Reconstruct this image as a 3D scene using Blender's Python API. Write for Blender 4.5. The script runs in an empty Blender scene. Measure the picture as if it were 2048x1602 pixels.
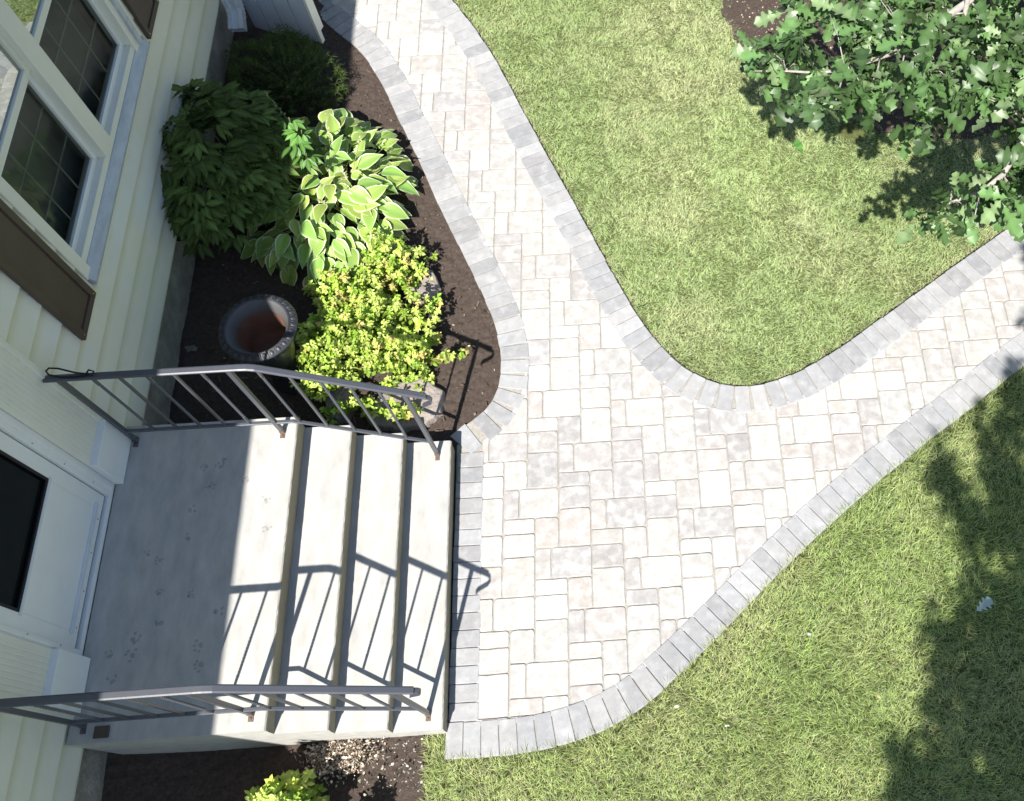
import bpy, math, random
import numpy as np
from mathutils import Matrix, Vector
random.seed(7); rng = np.random.default_rng(7)
SC = bpy.context.scene
COL = SC.collection
R = math.radians

# ------------------------------------------------------------------ camera
cam = bpy.data.cameras.new('camera'); camo = bpy.data.objects.new('camera', cam); COL.objects.link(camo)
rotm = Matrix(((0.99728, 0.05796, -0.04525), (-0.07178, 0.89696, -0.43624), (0.01530, 0.43830, 0.89870)))
rotm = rotm.to_quaternion().to_matrix()
camo.matrix_world = Matrix.Translation((3.085, -0.671, 6.180)) @ rotm.to_4x4()
cam.sensor_width = 36.0; cam.sensor_fit = 'HORIZONTAL'
cam.lens = 36.0 * 1912.54 / 2048.0
cam.shift_x = -(1335.77 - 1024) / 2048.0
cam.shift_y = (746.77 - 801) / 2048.0
cam.clip_start = 0.05; cam.clip_end = 500
SC.camera = camo

# ------------------------------------------------------------------ light
SX, SY = 0.18, 0.78                      # shadow drift per metre of height
sun_dir = Vector((SX, SY, -1.0)).normalized()
elev = math.asin(-sun_dir.z); azim = math.atan2(-sun_dir.x, -sun_dir.y)
w = bpy.data.worlds.new('World'); SC.world = w; w.use_nodes = True
nt = w.node_tree; bg = nt.nodes['Background']
sky = nt.nodes.new('ShaderNodeTexSky'); sky.sky_type = 'NISHITA'; sky.sun_disc = False
sky.sun_elevation = elev; sky.sun_rotation = azim; sky.air_density = 1.0; sky.dust_density = 0.6
nt.links.new(sky.outputs[0], bg.inputs[0]); bg.inputs[1].default_value = 0.09
sl = bpy.data.lights.new('sun', 'SUN'); sl.energy = 5.0; sl.angle = R(0.53); sl.color = (1.0, 0.96, 0.90)
so = bpy.data.objects.new('sun', sl); COL.objects.link(so); so.rotation_euler = sun_dir.to_track_quat('-Z', 'Y').to_euler()
so.location = (0, -6, 12)
SC.view_settings.view_transform = 'Standard'; SC.view_settings.look = 'None'
SC.view_settings.exposure = 0.98; SC.view_settings.gamma = 1.0
SC.cycles.max_bounces = 8; SC.cycles.diffuse_bounces = 3

# ------------------------------------------------------------------ materials
def srgb(r, g, b):
    f = lambda c: (c / 12.92 if c <= 0.04045 else ((c + 0.055) / 1.055) ** 2.4)
    return (f(r / 255), f(g / 255), f(b / 255))
def mat(name, col=(.5, .5, .5), rough=.8, var=.2, scale=6, bump=.3, bscale=80, bdist=.004, attr=False, metal=0, spec=.3,
        trans=0, detail=6, stretch=None, tint=None, tintscale=3, tlo=.5, thi=.7):
    m = bpy.data.materials.new(name); m.use_nodes = True; t = m.node_tree; N = t.nodes; L = t.links
    p = N['Principled BSDF']; p.inputs['Roughness'].default_value = rough; p.inputs['Metallic'].default_value = metal
    p.inputs['Specular IOR Level'].default_value = spec
    tc = N.new('ShaderNodeTexCoord'); src = tc.outputs['Object']
    if stretch:
        mp = N.new('ShaderNodeMapping'); mp.inputs['Scale'].default_value = stretch; L.new(src, mp.inputs[0]); src = mp.outputs[0]
    if attr:
        a = N.new('ShaderNodeAttribute'); a.attribute_name = 'Col'; base = a.outputs['Color']
    else:
        c = N.new('ShaderNodeRGB'); c.outputs[0].default_value = (*col, 1); base = c.outputs[0]
    if tint:
        n2 = N.new('ShaderNodeTexNoise'); n2.inputs['Scale'].default_value = tintscale; n2.inputs['Detail'].default_value = 5
        L.new(src, n2.inputs['Vector'])
        r2 = N.new('ShaderNodeMapRange'); r2.inputs['From Min'].default_value = tlo; r2.inputs['From Max'].default_value = thi
        L.new(n2.outputs[0], r2.inputs['Value'])
        x = N.new('ShaderNodeMix'); x.data_type = 'RGBA'; L.new(r2.outputs[0], x.inputs[0]); L.new(base, x.inputs[6])
        x.inputs[7].default_value = (*tint, 1); base = x.outputs[2]
    if var > 0:
        n = N.new('ShaderNodeTexNoise'); n.inputs['Scale'].default_value = scale; n.inputs['Detail'].default_value = detail
        n.inputs['Roughness'].default_value = .65
        L.new(src, n.inputs['Vector'])
        r = N.new('ShaderNodeMapRange'); r.inputs['From Min'].default_value = .25; r.inputs['From Max'].default_value = .75
        r.inputs['To Min'].default_value = 1 - var; r.inputs['To Max'].default_value = 1 + var * .6
        L.new(n.outputs[0], r.inputs['Value'])
        mu = N.new('ShaderNodeVectorMath'); mu.operation = 'SCALE'; L.new(base, mu.inputs[0]); L.new(r.outputs[0], mu.inputs['Scale'])
        base = mu.outputs[0]
    L.new(base, p.inputs['Base Color'])
    if bump > 0:
        b = N.new('ShaderNodeTexNoise'); b.inputs['Scale'].default_value = bscale; b.inputs['Detail'].default_value = 5
        L.new(src, b.inputs['Vector'])
        bn = N.new('ShaderNodeBump'); bn.inputs['Strength'].default_value = bump; bn.inputs['Distance'].default_value = bdist
        L.new(b.outputs[0], bn.inputs['Height']); L.new(bn.outputs[0], p.inputs['Normal'])
    if trans > 0:
        tr = N.new('ShaderNodeBsdfTranslucent'); L.new(base, tr.inputs[0]); mx = N.new('ShaderNodeMixShader')
        mx.inputs[0].default_value = trans; L.new(p.outputs[0], mx.inputs[1]); L.new(tr.outputs[0], mx.inputs[2])
        L.new(mx.outputs[0], N['Material Output'].inputs[0])
    return m
M = {}
M['paver'] = mat('paver_stone', attr=True, rough=.85, var=.22, scale=17, tint=(.60, .58, .555), tintscale=13, tlo=.45, thi=.95, bump=.5, bscale=120, bdist=.003, spec=.2, detail=8)
M['border'] = mat('border_stone', attr=True, rough=.85, var=.18, scale=16, tint=(.45, .448, .445), tintscale=12, tlo=.5, thi=1.0, bump=.5, bscale=120, bdist=.003, spec=.2, detail=8)
M['sand'] = mat('joint_sand', (.33, .31, .275), rough=.95, var=.3, scale=60, bump=.6, bscale=300)
M['concrete'] = mat('brushed_concrete', (.445, .43, .395), rough=.8, var=.2, scale=4, bump=.5, bscale=110, bdist=.003, spec=.25,
                    stretch=(3.5, 1.3, 3.5), tint=(.325, .33, .335), tintscale=2.2, tlo=.40, thi=1.0)
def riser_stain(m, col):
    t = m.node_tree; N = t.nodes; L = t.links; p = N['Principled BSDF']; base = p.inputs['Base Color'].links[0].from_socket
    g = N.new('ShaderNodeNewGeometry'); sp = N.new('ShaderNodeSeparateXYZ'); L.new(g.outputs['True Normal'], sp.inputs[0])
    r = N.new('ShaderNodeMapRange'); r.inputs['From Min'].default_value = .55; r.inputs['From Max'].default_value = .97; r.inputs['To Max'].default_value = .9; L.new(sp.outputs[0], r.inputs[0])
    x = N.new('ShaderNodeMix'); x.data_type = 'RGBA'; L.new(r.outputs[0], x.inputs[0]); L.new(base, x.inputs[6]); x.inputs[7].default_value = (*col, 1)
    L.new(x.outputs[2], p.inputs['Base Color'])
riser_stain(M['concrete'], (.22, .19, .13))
M['soil'] = mat('garden_soil', (.084, .064, .053), rough=.95, var=.45, scale=45, bump=.9, bscale=170, bdist=.01, spec=.1)
M['ground'] = mat('lawn_soil', (.12, .14, .05), rough=.95, var=.5, scale=20, bump=.8, bscale=120, bdist=.02, spec=.1)
M['grass'] = mat('grass_blades', attr=True, rough=.5, var=0, bump=0, spec=.35, trans=.35)
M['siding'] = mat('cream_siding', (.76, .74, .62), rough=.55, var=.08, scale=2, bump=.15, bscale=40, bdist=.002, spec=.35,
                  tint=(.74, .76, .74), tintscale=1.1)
def lap_shade_grime(m, col, z0, S):  # olive band below each lap: painted shade of the overlap plus yellow grime
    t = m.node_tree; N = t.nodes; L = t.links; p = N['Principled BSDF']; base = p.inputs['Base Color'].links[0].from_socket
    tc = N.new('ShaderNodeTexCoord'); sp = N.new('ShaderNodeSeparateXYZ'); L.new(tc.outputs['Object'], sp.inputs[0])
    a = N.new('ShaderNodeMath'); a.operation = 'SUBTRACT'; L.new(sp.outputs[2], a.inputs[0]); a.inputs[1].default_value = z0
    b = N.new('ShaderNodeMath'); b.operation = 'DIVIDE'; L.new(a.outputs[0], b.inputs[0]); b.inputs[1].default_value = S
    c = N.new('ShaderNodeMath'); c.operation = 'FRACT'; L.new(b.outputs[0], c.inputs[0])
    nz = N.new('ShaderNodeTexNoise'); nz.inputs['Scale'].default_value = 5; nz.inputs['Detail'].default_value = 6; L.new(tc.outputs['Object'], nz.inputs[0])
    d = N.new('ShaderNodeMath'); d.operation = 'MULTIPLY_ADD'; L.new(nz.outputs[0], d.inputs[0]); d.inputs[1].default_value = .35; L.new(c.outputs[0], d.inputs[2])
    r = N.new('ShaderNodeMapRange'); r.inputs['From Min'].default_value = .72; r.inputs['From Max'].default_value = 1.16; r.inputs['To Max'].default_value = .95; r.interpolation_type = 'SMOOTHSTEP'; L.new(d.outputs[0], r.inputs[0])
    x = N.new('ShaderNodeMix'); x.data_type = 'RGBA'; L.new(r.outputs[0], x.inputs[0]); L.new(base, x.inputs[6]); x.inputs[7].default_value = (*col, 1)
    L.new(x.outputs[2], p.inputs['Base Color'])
lap_shade_grime(M['siding'], (.62, .60, .42), .555, .195)
M['trim'] = mat('white_trim', (.80, .81, .79), rough=.5, var=.05, scale=5, bump=.08, bscale=60, spec=.35)
M['trimcream'] = mat('cream_trim', (.77, .76, .67), rough=.5, var=.06, scale=3, bump=.08, bscale=60, spec=.35)
M['sill'] = mat('sky_tinted_sill', (.47, .51, .56), rough=.4, var=.3, scale=18, bump=.3, bscale=60, spec=.5, stretch=(1, .3, 1))  # blue of the reflected sky is put into the base colour
M['shutter'] = mat('brown_shutter', (.085, .062, .048), rough=.55, var=.15, scale=5, bump=.5, bscale=220, bdist=.002, spec=.3)
M['foundation'] = mat('old_foundation_concrete', (.34, .31, .26), rough=.9, var=.4, scale=7, bump=.8, bscale=25, bdist=.015, spec=.1)
M['rail'] = mat('painted_iron', (.060, .064, .078), rough=.46, var=.08, scale=20, bump=.1, bscale=90, spec=.95)
M['rust'] = mat('rusty_iron', (.16, .115, .09), rough=.85, var=.4, scale=90, bump=.5, bscale=200)
M['screw'] = mat('screw_metal', (.6, .6, .58), rough=.3, var=0, bump=0, metal=.8)
M['darkhole'] = mat('dark_plastic', (.012, .012, .014), rough=.5, var=0, bump=0)
M['doorglass'] = mat('dark_door_glass', (.006, .008, .007), rough=.12, var=0, bump=0, spec=.25)
M['curtain'] = mat('grey_curtain', (.29, .28, .27), rough=.9, var=.15, bump=0)
M['room'] = mat('dim_room', (.29, .28, .27), rough=.9, var=.3, scale=2, bump=0)
M['muntin'] = mat('grey_grille', (.42, .42, .38), rough=.6, var=0, bump=0)
M['urn'] = mat('black_glazed_urn', (.032, .034, .040), rough=.45, var=.2, scale=14, bump=.2, bscale=60, spec=.5)
M['urnlip'] = mat('urn_grey_lip', (.10, .10, .105), rough=.55, var=.2, scale=9, bump=.2, bscale=60)
M['urnin'] = mat('urn_inside', (.16, .085, .06), rough=.7, var=.3, scale=9, bump=.3, bscale=60, spec=.3)
M['rock'] = mat('pink_grey_rock', (.30, .26, .235), rough=.9, var=.35, scale=14, bump=.9, bscale=50, bdist=.012, spec=.1)
M['leaf'] = mat('leaf', attr=True, rough=.45, var=0, bump=0, spec=.4, trans=.3)
M['oakleaf'] = mat('oak_leaf', attr=True, rough=.42, var=0, bump=0, spec=.45, trans=.22)
def pale_back(m, col):
    t = m.node_tree; N = t.nodes; L = t.links; p = N['Principled BSDF']; base = p.inputs['Base Color'].links[0].from_socket
    g = N.new('ShaderNodeNewGeometry'); x = N.new('ShaderNodeMix'); x.data_type = 'RGBA'; L.new(g.outputs['Backfacing'], x.inputs[0]); L.new(base, x.inputs[6]); x.inputs[7].default_value = (*col, 1)
    L.new(x.outputs[2], p.inputs['Base Color'])
pale_back(M['oakleaf'], (.15, .21, .11))
M['darkleaf'] = mat('dark_leaf', attr=True, rough=.5, var=0, bump=0, spec=.12, trans=.2)
M['bark'] = mat('grey_bark', (.36, .335, .30), rough=.9, var=.35, scale=25, bump=.7, bscale=60, bdist=.01)
M['stem'] = mat('brown_stem', (.20, .12, .07), rough=.8, var=.3, scale=30, bump=0)
M['gstem'] = mat('green_stem', (.22, .28, .10), rough=.6, var=.2, scale=30, bump=0)
M['bits'] = mat('mulch_bits', attr=True, rough=.9, var=0, bump=0, spec=.1)
M['metalw'] = mat('white_aluminium', (.66, .70, .74), rough=.38, var=.1, scale=6, bump=.1, bscale=40, spec=.5)
M['vinyl'] = mat('white_vinyl', (.52, .58, .66), rough=.4, var=.08, scale=4, bump=.05, bscale=30, spec=.45)
M['vinyledge'] = mat('ivory_vinyl', (.78, .76, .66), rough=.4, var=.05, scale=4, bump=0, spec=.45)
M['roof'] = mat('roof_shingle', (.10, .09, .085), rough=.9, var=.4, scale=20, bump=.6, bscale=60)
M['stain'] = mat('wet_mark', (.15, .15, .15), rough=.8, var=.2, bump=0)
def see_through(m, f):
    t = m.node_tree; N = t.nodes; L = t.links; o = N['Material Output']; s = o.inputs[0].links[0].from_socket
    tr = N.new('ShaderNodeBsdfTransparent'); mx = N.new('ShaderNodeMixShader'); mx.inputs[0].default_value = f
    L.new(s, mx.inputs[1]); L.new(tr.outputs[0], mx.inputs[2]); L.new(mx.outputs[0], o.inputs[0])
see_through(M['stain'], .78)
def glass(name, refl, tintc):
    m = bpy.data.materials.new(name); m.use_nodes = True; t = m.node_tree; N = t.nodes; L = t.links
    N.remove(N['Principled BSDF'])
    g = N.new('ShaderNodeBsdfGlossy'); g.inputs['Roughness'].default_value = .015; g.inputs[0].default_value = (.95, 1, .97, 1)
    tr = N.new('ShaderNodeBsdfTransparent'); tr.inputs[0].default_value = (*tintc, 1)
    tc = N.new('ShaderNodeTexCoord'); nz = N.new('ShaderNodeTexNoise'); nz.inputs['Scale'].default_value = 3.0
    L.new(tc.outputs['Object'], nz.inputs[0]); b = N.new('ShaderNodeBump'); b.inputs['Strength'].default_value = .05
    b.inputs['Distance'].default_value = .02; L.new(nz.outputs[0], b.inputs['Height']); L.new(b.outputs[0], g.inputs['Normal'])
    mx = N.new('ShaderNodeMixShader'); mx.inputs[0].default_value = refl
    L.new(tr.outputs[0], mx.inputs[1]); L.new(g.outputs[0], mx.inputs[2]); L.new(mx.outputs[0], N['Material Output'].inputs[0])
    return m
M['glassup'] = glass('window_glass', .42, (.5, .55, .5))
M['glasslow'] = glass('screened_glass', .014, (.70, .72, .70))

# ------------------------------------------------------------------ mesh helpers
class MB:
    def __init__(s): s.v = []; s.f = []; s.c = []
    def add(s, vs, fs, col=None):
        o = len(s.v); s.v += [tuple(v) for v in vs]; s.f += [tuple(i + o for i in f) for f in fs]
        s.c += [col if col else (1, 1, 1)] * len(vs)
    def box(s, x0, x1, y0, y1, z0, z1, col=None):
        s.add([(x0, y0, z0), (x1, y0, z0), (x1, y1, z0), (x0, y1, z0), (x0, y0, z1), (x1, y0, z1), (x1, y1, z1), (x0, y1, z1)],
              [(0, 3, 2, 1), (4, 5, 6, 7), (0, 1, 5, 4), (1, 2, 6, 5), (2, 3, 7, 6), (3, 0, 4, 7)], col)
    def prism_y(s, prof, y0, y1, n=1, jit=0, col=None):         # profile in (x,z), extruded along y
        k = len(prof); vs = []; fs = []
        for i in range(n + 1):
            y = y0 + (y1 - y0) * i / n
            for (x, z) in prof: vs.append((x + (random.uniform(-jit, jit) if 0 < i < n else 0), y, z))
        for i in range(n):
            for j in range(k):
                a = i * k + j; b = i * k + (j + 1) % k; fs.append((a, b, b + k, a + k))
        fs.append(tuple(range(k))); fs.append(tuple(n * k + j for j in reversed(range(k))))
        s.add(vs, fs, col)
    def tube(s, pts, r, n=6, col=None, r1=None, cap=True):
        pts = [Vector(p) for p in pts]; m = len(pts); vs = []; fs = []; up = Vector((0, 0, 1))
        prev = None
        for i, p in enumerate(pts):
            d = (pts[min(i + 1, m - 1)] - pts[max(i - 1, 0)]).normalized()
            if prev is None: a = d.cross(up if abs(d.z) < .9 else Vector((1, 0, 0))).normalized()
            else: a = (prev - d * prev.dot(d)).normalized()
            prev = a; b = d.cross(a); rr = r if r1 is None else r + (r1 - r) * i / (m - 1)
            for j in range(n):
                t = 2 * math.pi * j / n; vs.append(p + a * math.cos(t) * rr + b * math.sin(t) * rr)
        for i in range(m - 1):
            for j in range(n):
                a = i * n + j; b = i * n + (j + 1) % n; fs.append((a, b, b + n, a + n))
        if cap: fs.append(tuple(reversed(range(n)))); fs.append(tuple((m - 1) * n + j for j in range(n)))
        s.add(vs, fs, col)
    def lathe(s, prof, n=48, cx=0, cy=0, col=None):             # prof (r,z)
        k = len(prof); vs = []; fs = []
        for i in range(n):
            t = 2 * math.pi * i / n
            for (r, z) in prof: vs.append((cx + r * math.cos(t), cy + r * math.sin(t), z))
        for i in range(n):
            for j in range(k - 1):
                a = i * k + j; b = ((i + 1) % n) * k + j; fs.append((a, b, b + 1, a + 1))
        s.add(vs, fs, col)
def link(name, me, material, parent=None, smooth=False):
    o = bpy.data.objects.new(name, me); COL.objects.link(o); me.materials.append(material)
    if smooth:
        me.polygons.foreach_set('use_smooth', [True] * len(me.polygons))
    if parent is not None: o.parent = parent; o.matrix_parent_inverse = parent.matrix_world.inverted() if False else Matrix.Translation(-Vector(parent.location))
    return o
def obj(name, mb, material, parent=None, smooth=False, bevel=0, recalc=True):
    me = bpy.data.meshes.new(name); me.from_pydata(mb.v, [], mb.f)
    if recalc:
        import bmesh
        b = bmesh.new(); b.from_mesh(me); bmesh.ops.recalc_face_normals(b, faces=b.faces)
        if bevel: bmesh.ops.bevel(b, geom=[e for e in b.edges if len(e.link_faces) == 2 and e.calc_face_angle(0) > .6], offset=bevel, segments=2, profile=.5, affect='EDGES')
        b.to_mesh(me); b.free()
    if not bevel:
        ca = me.color_attributes.new('Col', 'FLOAT_COLOR', 'POINT'); ca.data.foreach_set('color', np.array([(*c, 1) for c in mb.c], np.float32).ravel())
    me.update()
    return link(name, me, material, parent, smooth)
def npmesh(name, V, F, C, material, parent=None, smooth=False):    # V (n,3), F (m,k) all same k, C (n,3)
    me = bpy.data.meshes.new(name); n = len(V); m, k = F.shape
    me.vertices.add(n); me.vertices.foreach_set('co', np.ascontiguousarray(V, np.float32).ravel())
    me.loops.add(m * k); me.loops.foreach_set('vertex_index', np.ascontiguousarray(F, np.int32).ravel())
    me.polygons.add(m); me.polygons.foreach_set('loop_start', np.arange(0, m * k, k, dtype=np.int32))
    me.polygons.foreach_set('loop_total', np.full(m, k, np.int32))
    me.update(calc_edges=True)
    ca = me.color_attributes.new('Col', 'FLOAT_COLOR', 'POINT')
    ca.data.foreach_set('color', np.ascontiguousarray(np.c_[C, np.ones(n)], np.float32).ravel())
    return link(name, me, material, parent, smooth)
def thing(name, label, cat, loc=(0, 0, 0), group=None):
    o = bpy.data.objects.new(name, None); COL.objects.link(o); o.location = loc; o.empty_display_size = .1
    o['label'] = label; o['category'] = cat
    if group: o['group'] = group
    return o
def tag(o, label=None, cat=None, group=None, kind=None):
    if label: o['label'] = label
    if cat: o['category'] = cat
    if group: o['group'] = group
    if kind: o['kind'] = kind
    return o
# noise
def vnoise(x, y, seed=0):
    xi = np.floor(x).astype(np.int64); yi = np.floor(y).astype(np.int64); fx = x - xi; fy = y - yi
    def h(a, b):
        n = (a * 374761393 + b * 668265263 + seed * 1442695041) & 0xffffffff
        n = ((n ^ (n >> 13)) * 1274126177) & 0xffffffff
        return ((n ^ (n >> 16)) & 0xffff) / 65535.0
    u = fx * fx * (3 - 2 * fx); v = fy * fy * (3 - 2 * fy)
    return (h(xi, yi) * (1 - u) + h(xi + 1, yi) * u) * (1 - v) + (h(xi, yi + 1) * (1 - u) + h(xi + 1, yi + 1) * u) * v
def fbm(x, y, seed=0, o=4):
    s = 0; a = .5; t = 0
    for i in range(o): s = s + a * vnoise(x * 2 ** i, y * 2 ** i, seed + i); t += a; a *= .5
    return s / t
# instancing of leaf templates into ONE mesh
def frames(phi, theta, roll):
    d = np.stack([np.cos(theta) * np.cos(phi), np.cos(theta) * np.sin(phi), np.sin(theta)], 1)
    s = np.stack([np.sin(phi), -np.cos(phi), np.zeros_like(phi)], 1)
    n = np.cross(s, d)
    c = np.cos(roll)[:, None]; q = np.sin(roll)[:, None]
    return np.stack([s * c + n * q, d, n * c - s * q], 2)       # columns: side, forward, normal
def spray(tv, tf, tc, loc, phi, theta, roll, scale, colmul, sx=None):
    """tv (k,3) template, loc (m,3); returns V,F,C"""
    m = len(loc); k = len(tv); Rm = frames(phi, theta, roll)
    S = np.ones((m, 3)) * scale[:, None]
    if sx is not None: S[:, 0] *= sx
    P = tv[None] * S[:, None, :]
    V = np.einsum('mij,mkj->mki', Rm, P) + loc[:, None, :]
    F = tf[None] + (np.arange(m) * k)[:, None, None]
    C = tc[None] * colmul[:, None, :]
    return V.reshape(-1, 3), F.reshape(-1, tf.shape[1]), C.reshape(-1, 3)
def leaf_grid(rows, cols, wfun, zfun, cfun):
    v = []; c = []; f = []
    for t in rows:
        for q in cols:
            wdt = wfun(t); v.append((q * wdt, t, zfun(t, q))); c.append(cfun(t, q))
    n = len(cols)
    for i in range(len(rows) - 1):
        for j in range(n - 1): a = i * n + j; f.append((a, a + 1, a + 1 + n, a + n))
    return np.array(v, float), np.array(f), np.array(c, float)
def pip(px, py, poly):
    inside = np.zeros(len(px), bool); n = len(poly)
    for i in range(n):
        x0, y0 = poly[i]; x1, y1 = poly[(i + 1) % n]
        if y0 == y1: continue
        c = ((y0 > py) != (y1 > py)) & (px < (x1 - x0) * (py - y0) / (y1 - y0) + x0)
        inside ^= c
    return inside

# ------------------------------------------------------------------ plan of the garden (metres)
bed_out = [[-.3, 6.55], [0.1, 6.45], [0.40, 6.25], [0.635, 5.93], [0.784, 5.775], [0.921, 5.64], [1.047, 5.473], [1.156, 5.271], [1.252, 5.036], [1.356, 4.774], [1.46, 4.55], [1.55, 4.302], [1.673, 3.952], [1.801, 3.694], [1.915, 3.403], [2.04, 3.116], [2.12, 2.909], [2.18, 2.711], [2.199, 2.477], [2.193, 2.318], [2.151, 2.199], [2.085, 2.106], [1.999, 2.039], [1.903, 1.974]]
bed_in = [[-.2, 6.76], [.2, 6.65], [0.5, 6.43], [0.793, 6.072], [0.944, 5.924], [1.105, 5.756], [1.231, 5.576], [1.34, 5.344], [1.455, 5.116], [1.557, 4.842], [1.659, 4.6], [1.746, 4.401], [1.839, 4.186], [1.923, 3.937], [2.008, 3.752], [2.087, 3.556], [2.18, 3.35], [2.267, 3.123], [2.344, 2.903], [2.395, 2.727], [2.415, 2.544], [2.41, 2.391], [2.387, 2.23], [2.33, 2.098], [2.246, 1.978], [2.215, 1.95], [2.115, 1.889], [2.006, 1.833]]
low_out = [[1.88, -0.150], [2.112, -0.160], [2.375, -0.155], [2.507, -0.132], [2.713, -0.09], [2.867, -0.049], [3.007, 0.01], [3.158, 0.111], [3.342, 0.256], [3.492, 0.38], [3.63, 0.498], [3.733, 0.596], [3.996, 0.815], [4.253, 1.029], [4.499, 1.22], [4.804, 1.438], [4.993, 1.576], [5.248, 1.732], [5.603, 1.967], [5.78, 2.09], [5.985, 2.229], [6.9, 2.8], [8.4, 3.6]]
low_in = [[1.874, 0.055], [2.085, 0.058], [2.289, 0.061], [2.486, 0.071], [2.594, 0.089], [2.692, 0.112], [2.786, 0.146], [2.877, 0.184], [2.973, 0.237], [3.057, 0.294], [3.216, 0.421], [3.376, 0.56], [3.517, 0.671], [3.66, 0.801], [3.939, 1.036], [4.186, 1.23], [4.455, 1.44], [4.789, 1.679], [5.042, 1.848], [5.221, 1.976], [5.491, 2.144], [5.656, 2.263], [5.849, 2.394], [6.053, 2.511], [6.8, 3.0], [8.3, 3.8]]
up_out = [[1.15, 7.2], [1.50, 6.6], [1.806, 6.068], [1.95, 5.815], [2.104, 5.512], [2.242, 5.175], [2.366, 4.825], [2.506, 4.515], [2.664, 4.141], [2.783, 3.847], [2.891, 3.585], [3.004, 3.312], [3.1, 3.058], [3.206, 2.81], [3.325, 2.593], [3.451, 2.417], [3.599, 2.278], [3.751, 2.199], [3.89, 2.172], [4.014, 2.172], [4.19, 2.218], [4.433, 2.329], [4.688, 2.468], [5.018, 2.687], [5.362, 2.915], [5.647, 3.115], [5.995, 3.33], [6.9, 3.9], [8.5, 4.8]]
up_in = [[.95, 7.1], [1.28, 6.5], [1.521, 6.064], [1.722, 5.762], [1.893, 5.447], [2.03, 5.111], [2.173, 4.753], [2.315, 4.397], [2.441, 4.086], [2.551, 3.827], [2.637, 3.61], [2.734, 3.37], [2.835, 3.127], [2.938, 2.875], [3.047, 2.648], [3.157, 2.46], [3.303, 2.262], [3.47, 2.101], [3.626, 2.006], [3.819, 1.955], [3.978, 1.952], [4.161, 1.985], [4.352, 2.046], [4.519, 2.12], [4.773, 2.273], [5.036, 2.446], [5.375, 2.667], [5.719, 2.89], [6.005, 3.081], [6.191, 3.198], [7.0, 3.7], [8.6, 4.6]]
def resample(P, n):
    P = np.array(P, float); d = np.r_[0, np.cumsum(np.hypot(*np.diff(P, axis=0).T))]
    s = np.linspace(0, d[-1], n); return np.c_[np.interp(s, d, P[:, 0]), np.interp(s, d, P[:, 1])]
def smooth(P, k=4):
    for _ in range(k): P[1:-1] = (P[:-2] + 2 * P[1:-1] + P[2:]) / 4
    return P
def centre(a, b):
    A = smooth(resample(a, 160)); B = resample(b, 600)
    out = []
    for p in A:
        q = B[np.argmin(np.hypot(*(B - p).T))]; out.append((p + q) / 2)
    return smooth(resample(out, 160), 14)
bed_c = centre(bed_out, bed_in); low_c = centre(low_out, low_in); up_c = centre(up_out, up_in)
strip_c = np.array([[2.006, 1.90], [2.0, 1.2], [1.988, .6], [1.984, -.04]])
low_tail = low_c[low_c[:, 0] > 2.0]
field_poly = [tuple(p) for p in bed_c if p[1] > 1.92] + [tuple(p) for p in strip_c] + [tuple(p) for p in low_tail] + [tuple(p) for p in up_c[::-1]]
chains = [bed_c, strip_c, low_tail, up_c]
bed_o = smooth(resample(bed_out, 120), 2)
lo = smooth(resample(low_out, 120), 2); uo = smooth(resample(up_out, 120), 2)
upper_lawn = [tuple(p) for p in uo] + [(11, 6), (11, 11), (0, 11)]
lower_lawn = [(1.755, -.02), (1.872, -.02)] + [tuple(p) for p in lo] + [(11, 4.5), (11, -3.2), (1.755, -3.2)]

# ------------------------------------------------------------------ stones
def offset_convex(poly, d):
    n = len(poly); out = []
    for i in range(n):
        p0 = poly[i - 1]; p1 = poly[i]; p2 = poly[(i + 1) % n]
        e1 = p1 - p0; e2 = p2 - p1; l1 = np.hypot(*e1); l2 = np.hypot(*e2)
        if l1 < 1e-6 or l2 < 1e-6: return None
        n1 = np.array([-e1[1], e1[0]]) / l1; n2 = np.array([-e2[1], e2[0]]) / l2
        k = n1 + n2; dn = 1 + n1 @ n2
        if dn < .15: dn = .15
        out.append(p1 + k * d / dn)
    return np.array(out)
def parea(p): x, y = p[:, 0], p[:, 1]; return .5 * np.sum(x * np.roll(y, -1) - y * np.roll(x, -1))
def round_poly(poly, r, seg=3, jit=0.0):
    out = []; n = len(poly)
    for i in range(n):
        p0 = poly[i - 1]; p1 = poly[i]; p2 = poly[(i + 1) % n]
        a = p0 - p1; b = p2 - p1; la = np.hypot(*a); lb = np.hypot(*b); rr = min(r * random.uniform(.6, 1.5), la * .4, lb * .4)
        A = p1 + a / la * rr; B = p1 + b / lb * rr
        for j in range(seg + 1):
            t = j / seg; out.append((1 - t) ** 2 * A + 2 * t * (1 - t) * p1 + t * t * B)
        if lb > .06:
            for q in (.35, .65):
                out.append(p1 + b * q + np.array([random.gauss(0, 1), random.gauss(0, 1)]) * jit)
    return np.array(out)
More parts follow.
